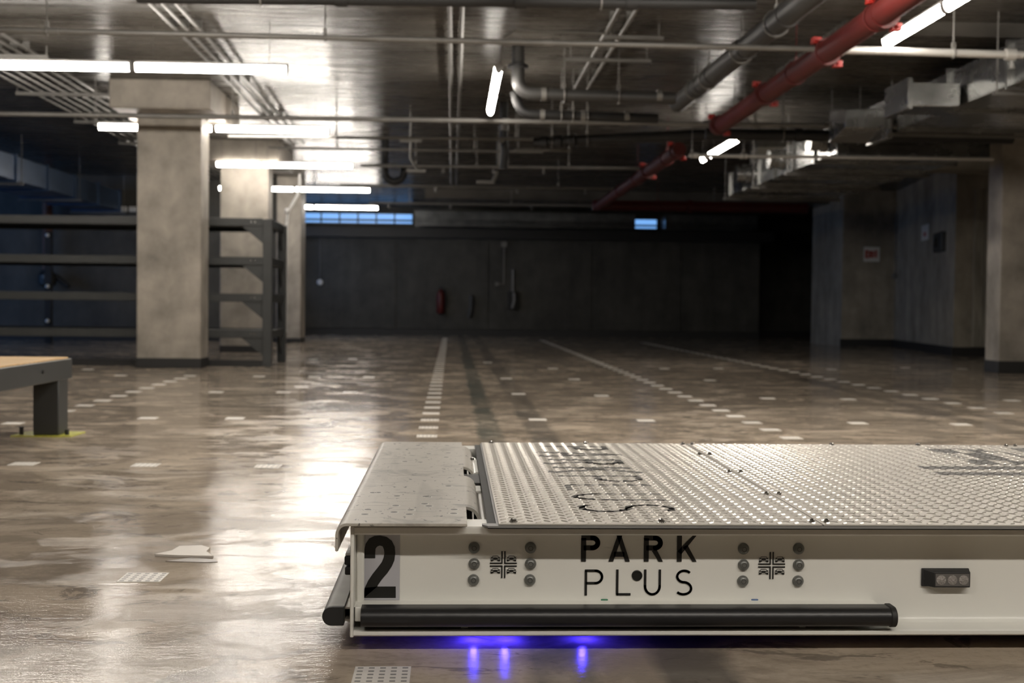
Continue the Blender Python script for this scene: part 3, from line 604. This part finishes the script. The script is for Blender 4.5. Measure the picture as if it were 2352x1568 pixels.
# EXIT lettering, red strokes
def stroke(mb, pts, w_, to, z=0.):
    """flat polyline of width w_ in 2-D mapped to 3-D with 'to'"""
    for i in range(len(pts)-1):
        a = Vector(pts[i]); b = Vector(pts[i+1]); d = (b-a)
        if d.length < 1e-9: continue
        d.normalize(); n = Vector((-d.y, d.x))*w_/2
        mb.add([to(*(a+n)), to(*(a-n)), to(*(b-n)), to(*(b+n))], [(0, 1, 2, 3)])
        if 0 < i:   # round join
            k = 10; mb.add([to(a.x+w_/2*math.cos(2*math.pi*j/k), a.y+w_/2*math.sin(2*math.pi*j/k)) for j in range(k)], [tuple(range(k))])
    return mb
u = sw*1.5/4; x0 = p.x-sw*.75; hz = sh*.45; ff = lambda a, b: (a, YS-.022, b)
for k, strokes in enumerate(([[(.8, 1), (0, 1), (0, -1), (.8, -1)], [(0, 0), (.7, 0)]], [[(0, 1), (.8, -1)], [(.8, 1), (0, -1)]], [[(.4, 1), (.4, -1)]], [[(0, 1), (.8, 1)], [(.4, 1), (.4, -1)]])):
    E_ = MB()
    for s in strokes: stroke(E_, [(x0+k*u+a*u*.95, p.z+b*hz) for a, b in s], .045, ff)
    obj('letter', E_, M['signred'], t, smooth=False, fixn=False)
def on_slant(x, y):   # point of the slanting wall hit by the view ray
    d = ray(x, y); ax, ay, bx, by = 9.12, 25.7, 8.32, 20.6
    nx, ny = (by-ay), -(bx-ax); tt = (nx*ax+ny*ay)/(nx*d.x+ny*d.y); return CAM+d*tt
sd = Vector((9.12-8.32, 25.7-20.6, 0)).normalized(); sn = Vector((-sd.y, sd.x, 0))
def slab(c, hw, hh, th):
    b = MB(); vs = []
    for dz in (-hh, hh):
        for s_, t_ in ((-hw, 0), (hw, 0), (hw, th), (-hw, th)): vs.append(c+sd*s_+sn*t_+Vector((0, 0, dz)))
    return b.add(vs, [(0, 1, 2, 3), (4, 5, 6, 7), (0, 1, 5, 4), (1, 2, 6, 5), (2, 3, 7, 6), (3, 0, 4, 7)])
for i, (x, y1_) in enumerate(((2047, 638), (2062, 630))):
    c0 = on_slant(x, 560)+sn*.035; A = Vector((c0.x, c0.y, py_(x, 492, c0.y).z)); B = Vector((c0.x, c0.y, py_(x, y1_, c0.y).z))
    t = thing('conduit', ('left' if i == 0 else 'right')+' of two thin vertical conduits on the slanting right wall', 'conduit', tuple(A))
    obj('tube', MB().cyl(A, B, .02, 8), g, t)
    for f in (.3, .7):
        c_ = A+(B-A)*f; obj('clamp', MB().box(c_.x-.03, c_.x+.03, c_.y-.02, c_.y+.02, c_.z-.015, c_.z+.015), g, t)
    obj('end_fitting', MB().box(B.x-.05, B.x+.05, B.y-.04, B.y+.04, B.z-.08, B.z+.02), M['galvp'] if i else M['mblack'], t, bevel=.008)
c_ = on_slant(2125, 534); t = thing('paper_notice', 'narrow white notice with red dot on the slanting right wall', 'sign', tuple(c_))
obj('sheet', slab(c_, .30, .14, .006), M['whitep'], t); obj('red_dot', slab(c_+sn*.006+Vector((0, 0, -.03)), .10, .035, .003), M['signred'], t)
c_ = on_slant(2163, 556); t = thing('switch_box', 'dark grey switch box beside the white notice', 'switch box', tuple(c_))
obj('box_body', slab(c_, .32, .17, .08), M['dgrey'], t, bevel=.01); obj('lever', slab(c_+sn*.08, .05, .08, .04), M['mblack'], t)

# ------------------------------------------------------------------ floor markers
HS = .0575
base_plate = obj('floor_marker', MB().box(-HS, HS, -HS, HS, 0, .0012), M['marker'])
pm = MB()
for i in range(5):
    for j in range(5):
        cx, cy = -.046+.023*i, -.046+.023*j; pm.box(cx-.0058, cx+.0058, cy-.0045, cy+.0045, .0012, .0015)
pmark = obj('printed_marks', pm, M['mark'], base_plate, smooth=False)
used = [False]
def marker(P, label, group, rot=0, detail=False):
    if not used[0] and detail: o = base_plate; used[0] = True
    elif detail: o = link_copy(base_plate)
    else: o = base_plate.copy(); sc.collection.objects.link(o)
    o.location = (P.x, P.y, 0.0002); o.rotation_euler = (0, 0, rot); tag(o, label, 'marker', group)
    return o
marker(pz(329, 1326), 'large looking white code sheet on the floor left of the robot, with grey print', 'single floor markers', .0, True)
marker(pz(877, 1550), 'white code sheet at the bottom edge just before the robot corner', 'single floor markers', 0, True)
def line_markers(p_near, p_far_x, y0, n, step, dx, nm, skip=()):
    for i in range(n):
        Y = y0+step*i; X = p_near+dx*(Y-y0)
        if i in skip: continue
        marker(Vector((X, Y, 0)), 'white floor marker, %s from the front in the %s' % (ORD[i], nm), 'markers of the '+nm, 0, i < 3)
ST = .5085
A = pz(980.6, 1001.3); B = pz(1003, 880); line_markers(A.x, 0, A.y, 44, ST, (pz(1019, 792).x-A.x)/(pz(1019, 792).y-A.y), 'line straight behind the cover plate')
A = pz(1817, 1005.5); B = pz(1529, 892.8); line_markers(A.x, 0, A.y, 44, (B.y-A.y)/9, (B.x-A.x)/(B.y-A.y), 'line running right from the deck')
A = pz(150, 943.7); B = pz(436.8, 862.8); line_markers(A.x, 0, A.y, 10, (B.y-A.y)/9, (B.x-A.x)/(B.y-A.y), 'line running to the broad column')
A = pz(2305, 948.6); B = pz(2008, 890.5); line_markers(A.x, 0, A.y, 38, (B.y-A.y)/6, (B.x-A.x)/(B.y-A.y), 'line at the far right')
rows = [[(55, 1065), (335, 1068), (615, 1071)],
        [(30, 972), (340, 960), (540, 960.5), (735, 963), (1235, 963.5), (1483, 965.5), (1970, 971.5), (2207, 974.5)],
        [(496, 900.5), (651, 900.5), (805, 901), (1191, 904.4), (1382, 908.5), (1763, 914.5), (1948, 916.7), (2324, 919.6)],
        [(277, 862), (595, 864), (722, 865), (847, 866), (1162.6, 869), (1319, 870.7), (1631, 873)],
        [(202, 848), (1270, 846), (1526, 846), (1650, 846), (1910, 848)],
        [(720, 824), (810, 824), (1120, 832), (2080, 844), (2210, 847)]]
for r_, row in enumerate(rows):
    for i, q in enumerate(row): marker(pz(*q), 'single white floor marker, %s from the left in the %s cross row from the front' % (ORD[i], ORD[r_]), 'single floor markers', 0, r_ < 1)
marker(pz(692, 888), 'single white floor marker touching the wet shine before the second column', 'single floor markers', .3)
# flaked coating patch
pt = [(355, 1277), (395, 1268), (412, 1258), (462, 1256), (482, 1262), (474, 1270), (490, 1281), (440, 1280), (400, 1279)]
fp = [pz(*q) for q in pt]; o = obj('coating_flake', MB().pz([(v.x, v.y) for v in fp], .0003, .0065), mat('pale_coating', (.62, .57, .50), .35, var=.08), smooth=False); tag(o, 'pale flake of raised floor coating left of the robot', 'floor patch')
pt = [(380, 1289), (440, 1281), (492, 1285), (500, 1291), (470, 1292)]
fp = [pz(*q) for q in pt]; o = obj('coating_flake', MB().pz([(v.x, v.y) for v in fp], .0002, .0015), mat('brown_coating', (.20, .17, .14), .3, var=.08), smooth=False); tag(o, 'thin brown flake edge in front of the pale floor flake', 'floor patch')

# ------------------------------------------------------------------ parking robot
RB = thing('parking_robot', 'low flat white parking robot with black number 2 and tread plate deck', 'robot', (-.215, 2.7, 0))
X0, X1 = -.213, 4.35; Y0, Y1 = 2.70, 4.27; ZB, ZT = .039, .276; WEB = 2.765
# front beam: a C channel with small fillets (profile in y,z)
def fil(cy, cz, r, a0, a1, n=4): return [(cy+r*math.cos(math.radians(a0+(a1-a0)*i/n)), cz+r*math.sin(math.radians(a0+(a1-a0)*i/n))) for i in range(n+1)]
prof = [(Y0+.003, ZB), (Y0, ZB+.003), (Y0, ZB+.010), (Y0+.004, ZB+.0135)]+[(WEB-.016, ZB+.0155)]+fil(WEB-.014, ZB+.030, .0145, -90, 0, 5)+fil(WEB-.014, ZT-.034, .0145, 0, 90, 5)+[(Y0+.004, ZT-.0185), (Y0, ZT-.015), (Y0, ZT-.003), (Y0+.003, ZT), (WEB+.03, ZT), (WEB+.03, ZB)]
obj('front_beam', MB().px(prof, X0+.008, X1-.008), M['white'], RB)
my = lambda y: Y0+Y1-y
obj('rear_beam', MB().px([(my(a), b) for a, b in prof], X0+.008, X1-.008), M['white'], RB)
for xa, xb in ((X0, X0+.008), (X1-.008, X1)):
    obj('end_plate', MB().box(xa, xb, Y0-.002, Y1+.002, ZB-.002, ZT+.001), M['white'], RB, bevel=.0025)
obj('corner_angle', MB().box(X0+.008, X0+.026, WEB-.010, WEB, ZB+.03, ZT-.02), M['white'], RB, bevel=.006)
obj('chassis_tray', MB().box(X0+.01, X1-.01, WEB+.03, Y1-.095, .075, .10), M['white'], RB)
obj('cross_member', MB().box(.100, .115, WEB+.03, Y1-.095, .10, ZT-.002), M['grey'], RB)
# wheels
for xx in (.35, 1.3, 2.8, 3.8):
    for yy in (3.1, 3.85):
        wl = obj('wheel', MB().lathe((xx, yy-.03, .05), (0, 1, 0), [(.040, 0), (.049, .008), (.050, .02), (.050, .05), (.049, .06), (.040, .068)], 24), M['black'], RB)
        obj('wheel_bracket', MB().box(xx-.04, xx+.04, yy-.05, yy-.035, .04, .08), M['grey'], wl)
# cover plate with rolled left edge
def cover(name, xl, xr, sgn, y0, y1):
    z = .281; th = .0065; r = .024
    ou = [(xr, z), (xr, z+th)]; c = (xl+sgn*r, z+th-r)
    arc = [(c[0]-sgn*r*math.sin(a), c[1]+r*math.cos(a)) for a in [math.pi/2*i/7 for i in range(8)]]
    ari = [(c[0]-sgn*(r-th)*math.sin(a), c[1]+(r-th)*math.cos(a)) for a in [math.pi/2*i/7 for i in range(7, -1, -1)]]
    prof_ = ou+arc+[(xl, .229), (xl+sgn*.003, .227), (xl+sgn*th, .229)]+ari
    return obj(name, MB().py(prof_, y0, y1), M['cover'], RB, bevel=.0012)
CY0, CY1 = 2.672, 4.275
cp = cover('cover_plate', -.243, .036, 1, CY0, CY1)
cover('cover_plate', X1+.03, X1-.25, -1, CY0, CY1)
# rolled down lips on the right edge of the cover plate
for (a, b) in ((2.90, 3.43), (3.62, 4.16)):
    r = .036; z = .2875
    arc = [(.034+r*math.sin(t_), z-r+r*math.cos(t_)) for t_ in [math.radians(80)*i/7 for i in range(8)]]; ari = [(.034+(r-.007)*math.sin(t_), z-r+(r-.007)*math.cos(t_)) for t_ in [math.radians(80)*i/7 for i in range(7, -1, -1)]]
    obj('rolled_lip', MB().py(arc+ari, a, b), M['cover'], RB)
    obj('guide_roller', MB().cyl((.062, a-.02, .245), (.062, b-.06, .245), .014, 14), M['mblack'], RB)
# slots
sl = [(845, 1170), (838, 1181), (909, 1161), (905, 1176), (978, 1140), (975, 1157), (983, 1141), (944, 1171), (940, 1181), (1043, 1170), (1042, 1179), (1030, 1116), (985, 1162), (1025, 1050), (985, 1042), (1030, 1040), (912, 1139), (857, 1131), (868, 1131), (1027, 1023), (960, 1023), (930, 1060)]
pl = MB()
for (x, y) in sl:
    q = pz(x, y, .2875)
    if not (-.20 < q.x < .028): continue
    o = obj('slot', MB().pz([(q.x+.0085*math.cos(a), q.y+.0085*math.sin(a)) for a in [2*math.pi*i/12 for i in range(12)]], .2875, .28785), M['ink2'], cp, smooth=False)
    o2 = obj('rivet_rim', MB().add([(q.x+(.0085+.002*k)*math.cos(2*math.pi*i/12), q.y+(.0085+.002*k)*math.sin(2*math.pi*i/12), .2877+.0004*(1-k)) for k in (0, 1) for i in range(12)], [(i, (i+1) % 12, 12+(i+1) % 12, 12+i) for i in range(12)]), M['edge'], cp)
# mechanism in the gap
obj('slide_rail', MB().box(.070, .086, 2.80, 3.40, .19, .262), M['white'], RB, bevel=.003)
obj('slide_rail', MB().box(.066, .080, 3.58, 3.95, .19, .262), M['white'], RB, bevel=.003)
obj('rail_blade', MB().box(.050, .054, 2.90, 3.44, .20, .276), M['white'], RB, bevel=.001)
obj('rail_blade', MB().box(.046, .050, 3.55, 4.02, .20, .276), M['white'], RB, bevel=.001)
obj('cross_bar', MB().box(.030, .125, 3.40, 3.58, .262, .272).box(.034, .125, 3.40, 3.408, .20, .262), M['mblack'], RB, bevel=.002)
obj('bearing_block', MB().box(.044, .082, 3.28, 3.38, .20, .268), M['edge'], RB, bevel=.003)
obj('actuator_cylinder', MB().cyl((.075, 3.6, .262), (.075, 3.92, .262), .013, 14), M['white'], RB)
obj('actuator_cylinder', MB().box(.060, .100, 2.82, 3.2, .225, .258), M['alu'], RB, bevel=.004)
obj('steel_knob', MB().ball((.066, 3.90, .268), .014), M['screw'], RB)
# deck frame and plates
DX0, DX1 = .068, X1-.27
obj('deck_gasket', MB().box(DX0+.012, DX1-.01, 2.674, Y1-.002, ZT, .2795), M['joint'], RB)
obj('deck_frame', MB().pz([(DX0, 2.685), (DX0+.012, 2.666), (DX1, 2.666), (DX1, Y1+.01), (DX0+.030, Y1+.01), (DX0+.030, 2.70), (DX0, 2.70)], .2795, .2835), M['grey'], RB)
SEAM = [.101, .802, 1.92, 3.04, DX1-.02]
PY0, PY1 = 2.672, 4.272; ZP = .2875; AP = .0372
def lug_mesh(x0, x1, y0, y1):
    V = []; Fc = []; L_, Wd, Hh = .0125, .0034, .0021; c45 = math.sqrt(.5)
    n = int((x1-x0)/AP)+2; mm = int((y1-y0)/AP)+2
    base = [(-L_, 0, 0), (-L_*.45, -Wd, 0), (L_*.45, -Wd, 0), (L_, 0, 0), (L_*.45, Wd, 0), (-L_*.45, Wd, 0), (-L_*.62, 0, Hh), (L_*.62, 0, Hh)]
    fc = [(0, 1, 6), (1, 2, 7, 6), (2, 3, 7), (3, 4, 7), (4, 5, 6, 7), (5, 0, 6)]
    for s in (0, 1):
        ca, sa = c45, (c45 if s == 0 else -c45)
        for i in range(n):
            for j in range(mm):
                cx = x0+.012+AP*(i+.5*s); cy = y0+.014+AP*(j+.5*s)
                if cx > x1-.008 or cy > y1-.008: continue
                o = len(V)
                for (a, b, z) in base: V.append((cx+a*ca-b*sa, cy+a*sa+b*ca, ZP+z))
                Fc += [tuple(k+o for k in f) for f in fc]
    mb = MB(); mb.v = V; mb.f = Fc; return mb
# dark print on the deck is laid with the plates (under the lugs)
for i in range(4):
    a, b = SEAM[i]+.0015, SEAM[i+1]-.0015
    d = obj('deck_plate', MB().box(a, b, PY0, PY1, .2836, ZP), M['alu'], RB, bevel=.001)
    l = obj('tread_lugs', lug_mesh(a, b, PY0, PY1), M['lug'], d, smooth=False, fixn=False); l['kind'] = 'stuff'
def screw(parent, x, y, z=ZP, r=.0075):
    return obj('deck_screw', MB().lathe((x, y, z), (0, 0, 1), [(r*1.25, 0), (r*1.25, .0012), (r, .0018), (r*.95, .0062), (r*.6, .0078), (r*.45, .0078), (r*.4, .005), (.0, .005)], 12), M['screw'], parent)
for x in (.135, .455, 1.30, 1.6, 2.2, 2.7, 3.3):
    for y in (PY0+.022, PY1-.022): screw(RB, x, y)
for sx_ in (.802, 1.92, 3.04):
    for y in (2.70, 3.10, 3.52, 3.95, 4.24): screw(RB, sx_-.016, y, r=.006); screw(RB, sx_+.016, y, r=.006)

# printing -------------------------------------------------------
def arc_pts(cx, cy, rx, ry, a0, a1, n=16): return [(cx+rx*math.cos(math.radians(a0+(a1-a0)*i/n)), cy+ry*math.sin(math.radians(a0+(a1-a0)*i/n))) for i in range(n+1)]
def glyph(ch, w_=.15):
    """strokes of a glyph in a 0..0.78 x 0..1 box (inset by half stroke)"""
    h = w_/2; W_ = .78
    if ch == 'P': return [[(h, 0), (h, 1-h)], [(0, 1-h), (.46, 1-h)]+arc_pts(.46, (1+.43)/2-.0, W_-h-.46, (1-h)-(1+.43)/2, 90, -90)+[(h, .43+h)]]
    if ch == 'R': return [[(h, 0), (h, 1-h)], [(0, 1-h), (.46, 1-h)]+arc_pts(.46, (1+.43)/2-.0, W_-h-.46, (1-h)-(1+.43)/2, 90, -90)+[(h, .43+h)], [(.42, .45), (W_-h*.8, -.08)]]
    if ch == 'A': return [[(h*.75, -.09), (.42+.02, 1.07)], [(.42-.02, 1.07), (.84-h*.75, -.09)], [(.2, .28), (.64, .28)]]
    if ch == 'K': return [[(h, 0), (h, 1)], [(h, .34), (W_-h*.6, 1.08)], [(.34, .60), (W_-h*.5, -.09)]]
    if ch == 'L': return [[(h, 1), (h, h), (.62, h)]]
    if ch == 'U': return [[(h, 1), (h, .36)]+arc_pts(.36, .36, .36-h, .36-h, 180, 360)+[(.72-h, 1)]]
    if ch == 'S': return [arc_pts(.36, .735, .32-h*.4, .265-h, 38, 180, 12)+arc_pts(.36, .735, .32-h*.4, .225, 180, 262, 8)[1:]+arc_pts(.33, .265, .34-h*.2, .25, 82, 0, 8)+arc_pts(.33, .265, .34-h*.2, .265-h, 0, -142, 12)[1:]]
def text(par, s, w_, org, sx_, sy_, pitches, to):
    for ch, px_ in zip(s, pitches):
        mb = MB()
        tc_ = lambda u_, v_: to(u_, min(max(v_, org), org+sy_))     # strokes end flat on the base and cap lines
        for st in glyph(ch, w_): stroke(mb, [((px_+a*sx_), org+b*sy_) for a, b in st], w_*sy_, tc_)
        obj('letter', mb, M['ink'], par, smooth=False, fixn=False)
def flat(x, y0, z): return (x, y0, z)
yt = WEB-.0006
tof = lambda a, b: (a, yt-.0008, b)
def P2(x, y): q = py_(x, y, WEB); return q.x, q.z
zb, zt = P2(1335, 1289)[1], P2(1335, 1229)[1]
text(RB, 'PARK', .19, zb, (zt-zb)*.92, zt-zb, [P2(x, 1260)[0] for x in (1335, 1399, 1479, 1555)], tof)
zb2, zt2 = P2(1343, 1367)[1], P2(1343, 1307)[1]
text(RB, 'PLUS', .095, zb2, (zt2-zb2)*.90, zt2-zb2, [P2(x, 1330)[0] for x in (1343, 1415, 1479, 1552)], tof)
fb = [o for o in RB.children if o.name == 'front_beam'][0]
# number sticker
xa, za = P2(822, 1377); xb_, zb_ = P2(919, 1225)
stk = obj('number_sticker', MB().box(xa, xb_, yt-.0006, WEB, za, zb_), M['decal'], RB)
num = MB(); tn = lambda a, b: (a, yt-.0016, b)
# the 2 as an outline polygon (thick-thin condensed bold), px coordinates of the photograph
o2 = [(837, 1281), (837, 1262), (840, 1248), (848, 1236), (860, 1230), (873, 1229), (888, 1232), (900, 1241), (907, 1255), (908, 1270), (906, 1286), (900, 1300), (890, 1315), (877, 1330), (868, 1343), (867, 1346)]
i2 = [(862, 1281), (862, 1268), (863, 1259), (867, 1254), (873, 1252), (879, 1254), (882, 1261), (883, 1270), (881, 1280), (877, 1290), (868, 1302), (856, 1317), (846, 1332), (838, 1349), (836, 1362), (836, 1372)]
P_o = [P2(*q) for q in o2]; P_i = [P2(*q) for q in i2]
for k in range(len(o2)-1): num.add([tn(*P_o[k]), tn(*P_i[k]), tn(*P_i[k+1]), tn(*P_o[k+1])], [(0, 1, 2, 3)])
for poly in ([(867, 1346), (836, 1372), (909, 1372), (909, 1346)], [(838, 1349), (836, 1372), (867, 1346)]): num.add([tn(*P2(*q)) for q in poly], [tuple(range(len(poly)))])
obj('numeral', num, M['ink'], stk, smooth=False, fixn=False)
# logo: two crossing double bars, four cars
def logo(name, to, m_):
    """logo in a -1..1 square"""
    mb = MB()
    def R(x0, x1, y0, y1): mb.add([to(x0, y0), to(x1, y0), to(x1, y1), to(x0, y1)], [(0, 1, 2, 3)])
    t_ = .105; a = .055
    for sx_ in (-1, 1):
        for sy_ in (-1, 1):
            x0, x1 = sorted((sx_*a, sx_*(a+t_))); y0, y1 = sorted((sy_*a, sy_)); R(x0, x1, y0, y1)
            x0, x1 = sorted((sx_*(a+t_), sx_)); y0, y1 = sorted((sy_*a, sy_*(a+t_))); R(x0, x1, y0, y1)
    top = obj(name, mb, m_, RB, smooth=False, fixn=False)
    for cx in (-.59, .60):
        for by in (.245, -.665):
            S = .37; mb = MB()
            def Q(pts): mb.add([to(cx+x*S, by+y*S) for x, y in pts], [tuple(range(len(pts)))])
            # wheels/bumper
            Q([(-.95, 0), (-.60, 0), (-.48, .10), (-.36, .14), (-.36, .38), (-.95, .38)]); Q([(.95, 0), (.60, 0), (.48, .10), (.36, .14), (.36, .38), (.95, .38)])
            Q([(-.4, .08), (.4, .08), (.4, .14), (-.4, .14)]); Q([(-.4, .33), (.4, .33), (.4, .40), (-.4, .40)])
            Q([(-.98, .38), (-.90, .38), (-.90, .62), (-.98, .58)]); Q([(.98, .38), (.90, .38), (.90, .62), (.98, .58)])
            Q([(-.36, .38), (.36, .38), (.46, .55), (.52, .68), (.3, .74), (0, .77), (-.3, .74), (-.52, .68), (-.46, .55)])
            Q([(-.98, .58), (-.9, .56), (-.46, .62), (-.5, .74), (-.8, .72)]); Q([(.98, .58), (.9, .56), (.46, .62), (.5, .74), (.8, .72)])
            for s_ in (-1, 1):
                Q([(s_*.72, .70), (s_*.60, .70), (s_*.52, .98), (s_*.44, 1.02), (s_*.46, 1.12), (s_*.60, 1.06)])
                Q([(s_*.75, .70), (s_*.98, .84), (s_*.92, .90), (s_*.68, .80)])
            Q([(-.46, 1.02), (.46, 1.02), (.46, 1.12), (-.46, 1.12)])
            obj('car_symbol', mb, m_, top, smooth=False, fixn=False)
    return top
for (x, y) in ((1156, 1296), (1772, 1298)):
    cx, cz = P2(x, y); s = P2(x+31, y)[0]-cx
    logo('car_logo', lambda a, b: (cx+a*s, yt-.0008, cz+b*s), M['ink'])
# hole with dark inside
hx, hz_ = P2(1463, 1321)
obj('access_hole', MB().lathe((hx, WEB+.001, hz_), (0, -1, 0), [(.0118, 0), (.0118, .0030), (.0100, .0036), (.0098, .0012), (.0, .001)], 24), M['ink'], RB)
for x, y, mm_ in ((1388, 1377, 'green'), (1733, 1377, 'bluet')):
    cx, cz = P2(x, y); obj('coloured_tag', MB().box(cx-.008, cx+.008, WEB-.004, WEB, cz-.0022, cz+.0022), M[mm_], RB, bevel=.0018)
# socket head bolts
def bolt(x, y, z):
    b = obj('bolt', MB().lathe((x, y, z), (0, -1, 0), [(.0125, 0), (.0125, .003), (.0118, .0036)], 24), M['bolt'], RB)
    obj('bolt_head', MB().lathe((x, y-.0036, z), (0, -1, 0), [(.0117, 0), (.0112, .002), (.0092, .0048), (.0068, .0062), (.0058, .0063), (.0056, .0063)], 24), M['bolt'], b)
    s_ = MB(); hx_ = [(x+.0056*math.cos(math.radians(60*k+10)), z+.0056*math.sin(math.radians(60*k+10))) for k in range(6)]
    s_.add([(a, y-.0102, c) for a, c in hx_]+[(x, y-.0085, z)], [(i, (i+1) % 6, 6) for i in range(6)]); obj('hex_socket', s_, M['mblack'], b, smooth=False)
for cx in (1089, 1218.5, 1707.5, 1834):
    for k in range(3):
        q = P2(cx-(k == 2)*1.5, (1257 if cx < 1500 else 1259.5)+37*k); bolt(q[0], WEB, q[1])
# front bumper
BX0, BX1 = X0+.022, .958
bp_ = [(2.706, .072)]+[(2.693-.0*i, .072) for i in range(1)]+fil(2.700, .0885, .0175, 250, 110, 8)+[(2.712, .106), (2.735, .107), (2.735, .070)]
bm_ = obj('bumper', MB().px([(y-.008, z-.005) for y, z in [(2.735, .066), (2.712, .066)]+fil(2.705, .0865, .0205, 262, 98, 10)+[(2.714, .107), (2.735, .107)]], BX0+.002, BX1), M['black'], RB)
obj('end_cap', MB().px([(y-.008, z-.005) for y, z in [(2.737, .0645), (2.711, .0645)]+fil(2.705, .0865, .0225, 262, 98, 10)+[(2.714, .109), (2.737, .109)]], BX1, BX1+.014), M['mblack'], bm_, bevel=.0025)
obj('mount_ledge', MB().px([(2.712, .0995), (2.766, .1025), (2.766, .096), (2.730, .094)], BX0-.014, BX1-.012), M['white'], bm_)
obj('mount_block', MB().box(BX0-.012, BX0+.006, 2.705, 2.765, .070, .101), M['white'], bm_, bevel=.002)
for x in (1066, 1829):
    q = P2(x, 1440); obj('support_clip', MB().pz([(q[0]-.007, 2.716), (q[0]+.007, 2.716), (q[0]+.012, 2.745), (q[0]-.012, 2.745)], ZB+.013, ZB+.026), M['white'], bm_, bevel=.001)
# side bumper on the left
sp = [(-.228, .0575), (-.252, .0575)]+[(-.255+.0195*math.cos(math.radians(a)), .077+.0195*math.sin(math.radians(a))) for a in range(262, 97, -14)]+[(-.252, .0965), (-.228, .0965)]
sbm = obj('side_bumper', MB().py(sp, 2.735, 4.2), mat('worn_grey_rubber', (.19, .185, .165), .5, var=.15, vscale=12), RB)
obj('end_cap', MB().py([(x*1.0, .077+(z-.077)*1.04) for x, z in sp], 2.722, 2.735), M['mblack'], sbm, bevel=.001)
obj('mount_rail', MB().box(-.227, -.214, 2.745, 4.2, .062, .0660).box(-.227, -.214, 2.745, 4.2, .088, .092).box(-.216, -.2135, 2.745, 4.2, .062, .092), M['alu'], sbm)
obj('sensor_block', MB().box(-.234, X0, 2.80, 2.86, .172, .192).box(-.233, X0, 2.80, 2.86, .150, .168), M['mblack'], RB, bevel=.003)
obj('sensor_hood', MB().box(-.232, X0, 2.80, 2.90, .193, .199), M['edge'], RB, bevel=.002)
# strobe light
sx0, sz0 = P2(2115, 1345); sx1, sz1 = P2(2224, 1304)
st_ = obj('strobe_light', MB().box(sx0, sx1, WEB-.006, WEB, sz0, sz1).add([(sx0+.004, WEB-.006, sz0+.002), (sx0+.022, WEB-.022, sz0+.001), (sx1-.004, WEB-.022, sz0+.001), (sx1-.001, WEB-.006, sz0+.002), (sx0+.004, WEB-.006, sz1-.001), (sx0+.022, WEB-.022, sz1-.005), (sx1-.004, WEB-.022, sz1-.005), (sx1-.001, WEB-.006, sz1-.001)],
     [(0, 1, 5, 4), (1, 2, 6, 5), (2, 3, 7, 6), (4, 5, 6, 7), (0, 3, 2, 1)]), M['mblack'], RB, bevel=.0015)
lx0, lx1 = sx0+.0245, sx1-.0065
obj('lens_window', MB().box(lx0, lx1, WEB-.0225, WEB-.0215, sz0+.0045, sz1-.0085), mat('smoke_lens', (.12, .115, .11), .15), st_)
for k in range(3):
    cx = lx0+(lx1-lx0)*(k+.5)/3; cz = (sz0+sz1)/2-.002
    ln = obj('lens', MB().lathe((cx, WEB-.0224, cz), (0, -1, 0), [(.0108, 0), (.0108, .0010), (.0098, .0012), (.0096, .0008), (.0076, .0016), (.0074, .0010), (.0052, .002), (.0050, .0013), (.0028, .0024), (.0, .0026)], 20), M['lens'], st_)
obj('mounting_screw', MB().cyl((sx0+.007, WEB-.0075, cz), (sx0+.007, WEB-.006, cz), .0035, 10), M['iron'], st_)
# under glow LEDs
for x in (.055, .125, .30):
    obj('underglow_light', MB().box(x-.006, x+.006, WEB+.050, WEB+.058, .026, .034), M['blue_led'], RB)
obj('led_strip', MB().box(0.0, .42, WEB+.045, WEB+.080, .035, .075), M['mblack'], RB)
# deck printing: PARKPLUS running towards the camera, letter tops to the right; and the big logo
ZD = ZP+.00035
todk = lambda u_, v_: (v_, -u_, ZD)     # text direction -Y, up +X
TB, TH_ = .292, .228
def dtext(ch, ynear, yfar, w_):
    wd = (yfar-ynear); dk = MB()
    for st in glyph(ch, w_): stroke(dk, [(-yfar+a/.80*wd, TB+b*TH_) for a, b in st], w_*TH_*.72, todk)
    obj('deck_letter', dk, M['ink2'], RB, smooth=False, fixn=False)
for ch, y in zip('PARK', (4.17, 4.00, 3.805, 3.62)): dtext(ch, y-.125, y, .17)
for ch, y in zip('PLUS', (3.44, 3.262, 3.11, 2.935)): dtext(ch, y-.12, y, .09)
logo('deck_logo', lambda a, b: (1.98+b*.60, 3.58-a*.60, ZD), M['ink2'])

# the print also covers the lugs that stand inside it
pol = []
for o in sc.objects:
    if o.name.split('.')[0] in ('deck_letter', 'deck_logo') or (o.name.startswith('car_symbol') and o.parent.name == 'deck_logo'):
        for f in o.data.polygons:
            q = [(o.data.vertices[i].co.x, o.data.vertices[i].co.y) for i in f.vertices]
            pol.append((min(a for a, b in q), max(a for a, b in q), min(b for a, b in q), max(b for a, b in q), q))
def inside(x, y):
    for (a0, a1, b0, b1, q) in pol:
        if a0 <= x <= a1 and b0 <= y <= b1:
            c = False; j = len(q)-1
            for i in range(len(q)):
                if (q[i][1] > y) != (q[j][1] > y) and x < (q[j][0]-q[i][0])*(y-q[i][1])/(q[j][1]-q[i][1])+q[i][0]: c = not c
                j = i
            if c: return True
    return False
for o in [o for o in sc.objects if o.name.startswith('tread_lugs')]:
    o.data.materials.append(M['ink2']); V = o.data.vertices
    for k in range(0, len(o.data.polygons), 6):
        cx = sum(V[k//6*8+i].co.x for i in range(8))/8; cy = sum(V[k//6*8+i].co.y for i in range(8))/8
        if inside(cx, cy):
            for t_ in range(6): o.data.polygons[k+t_].material_index = 1
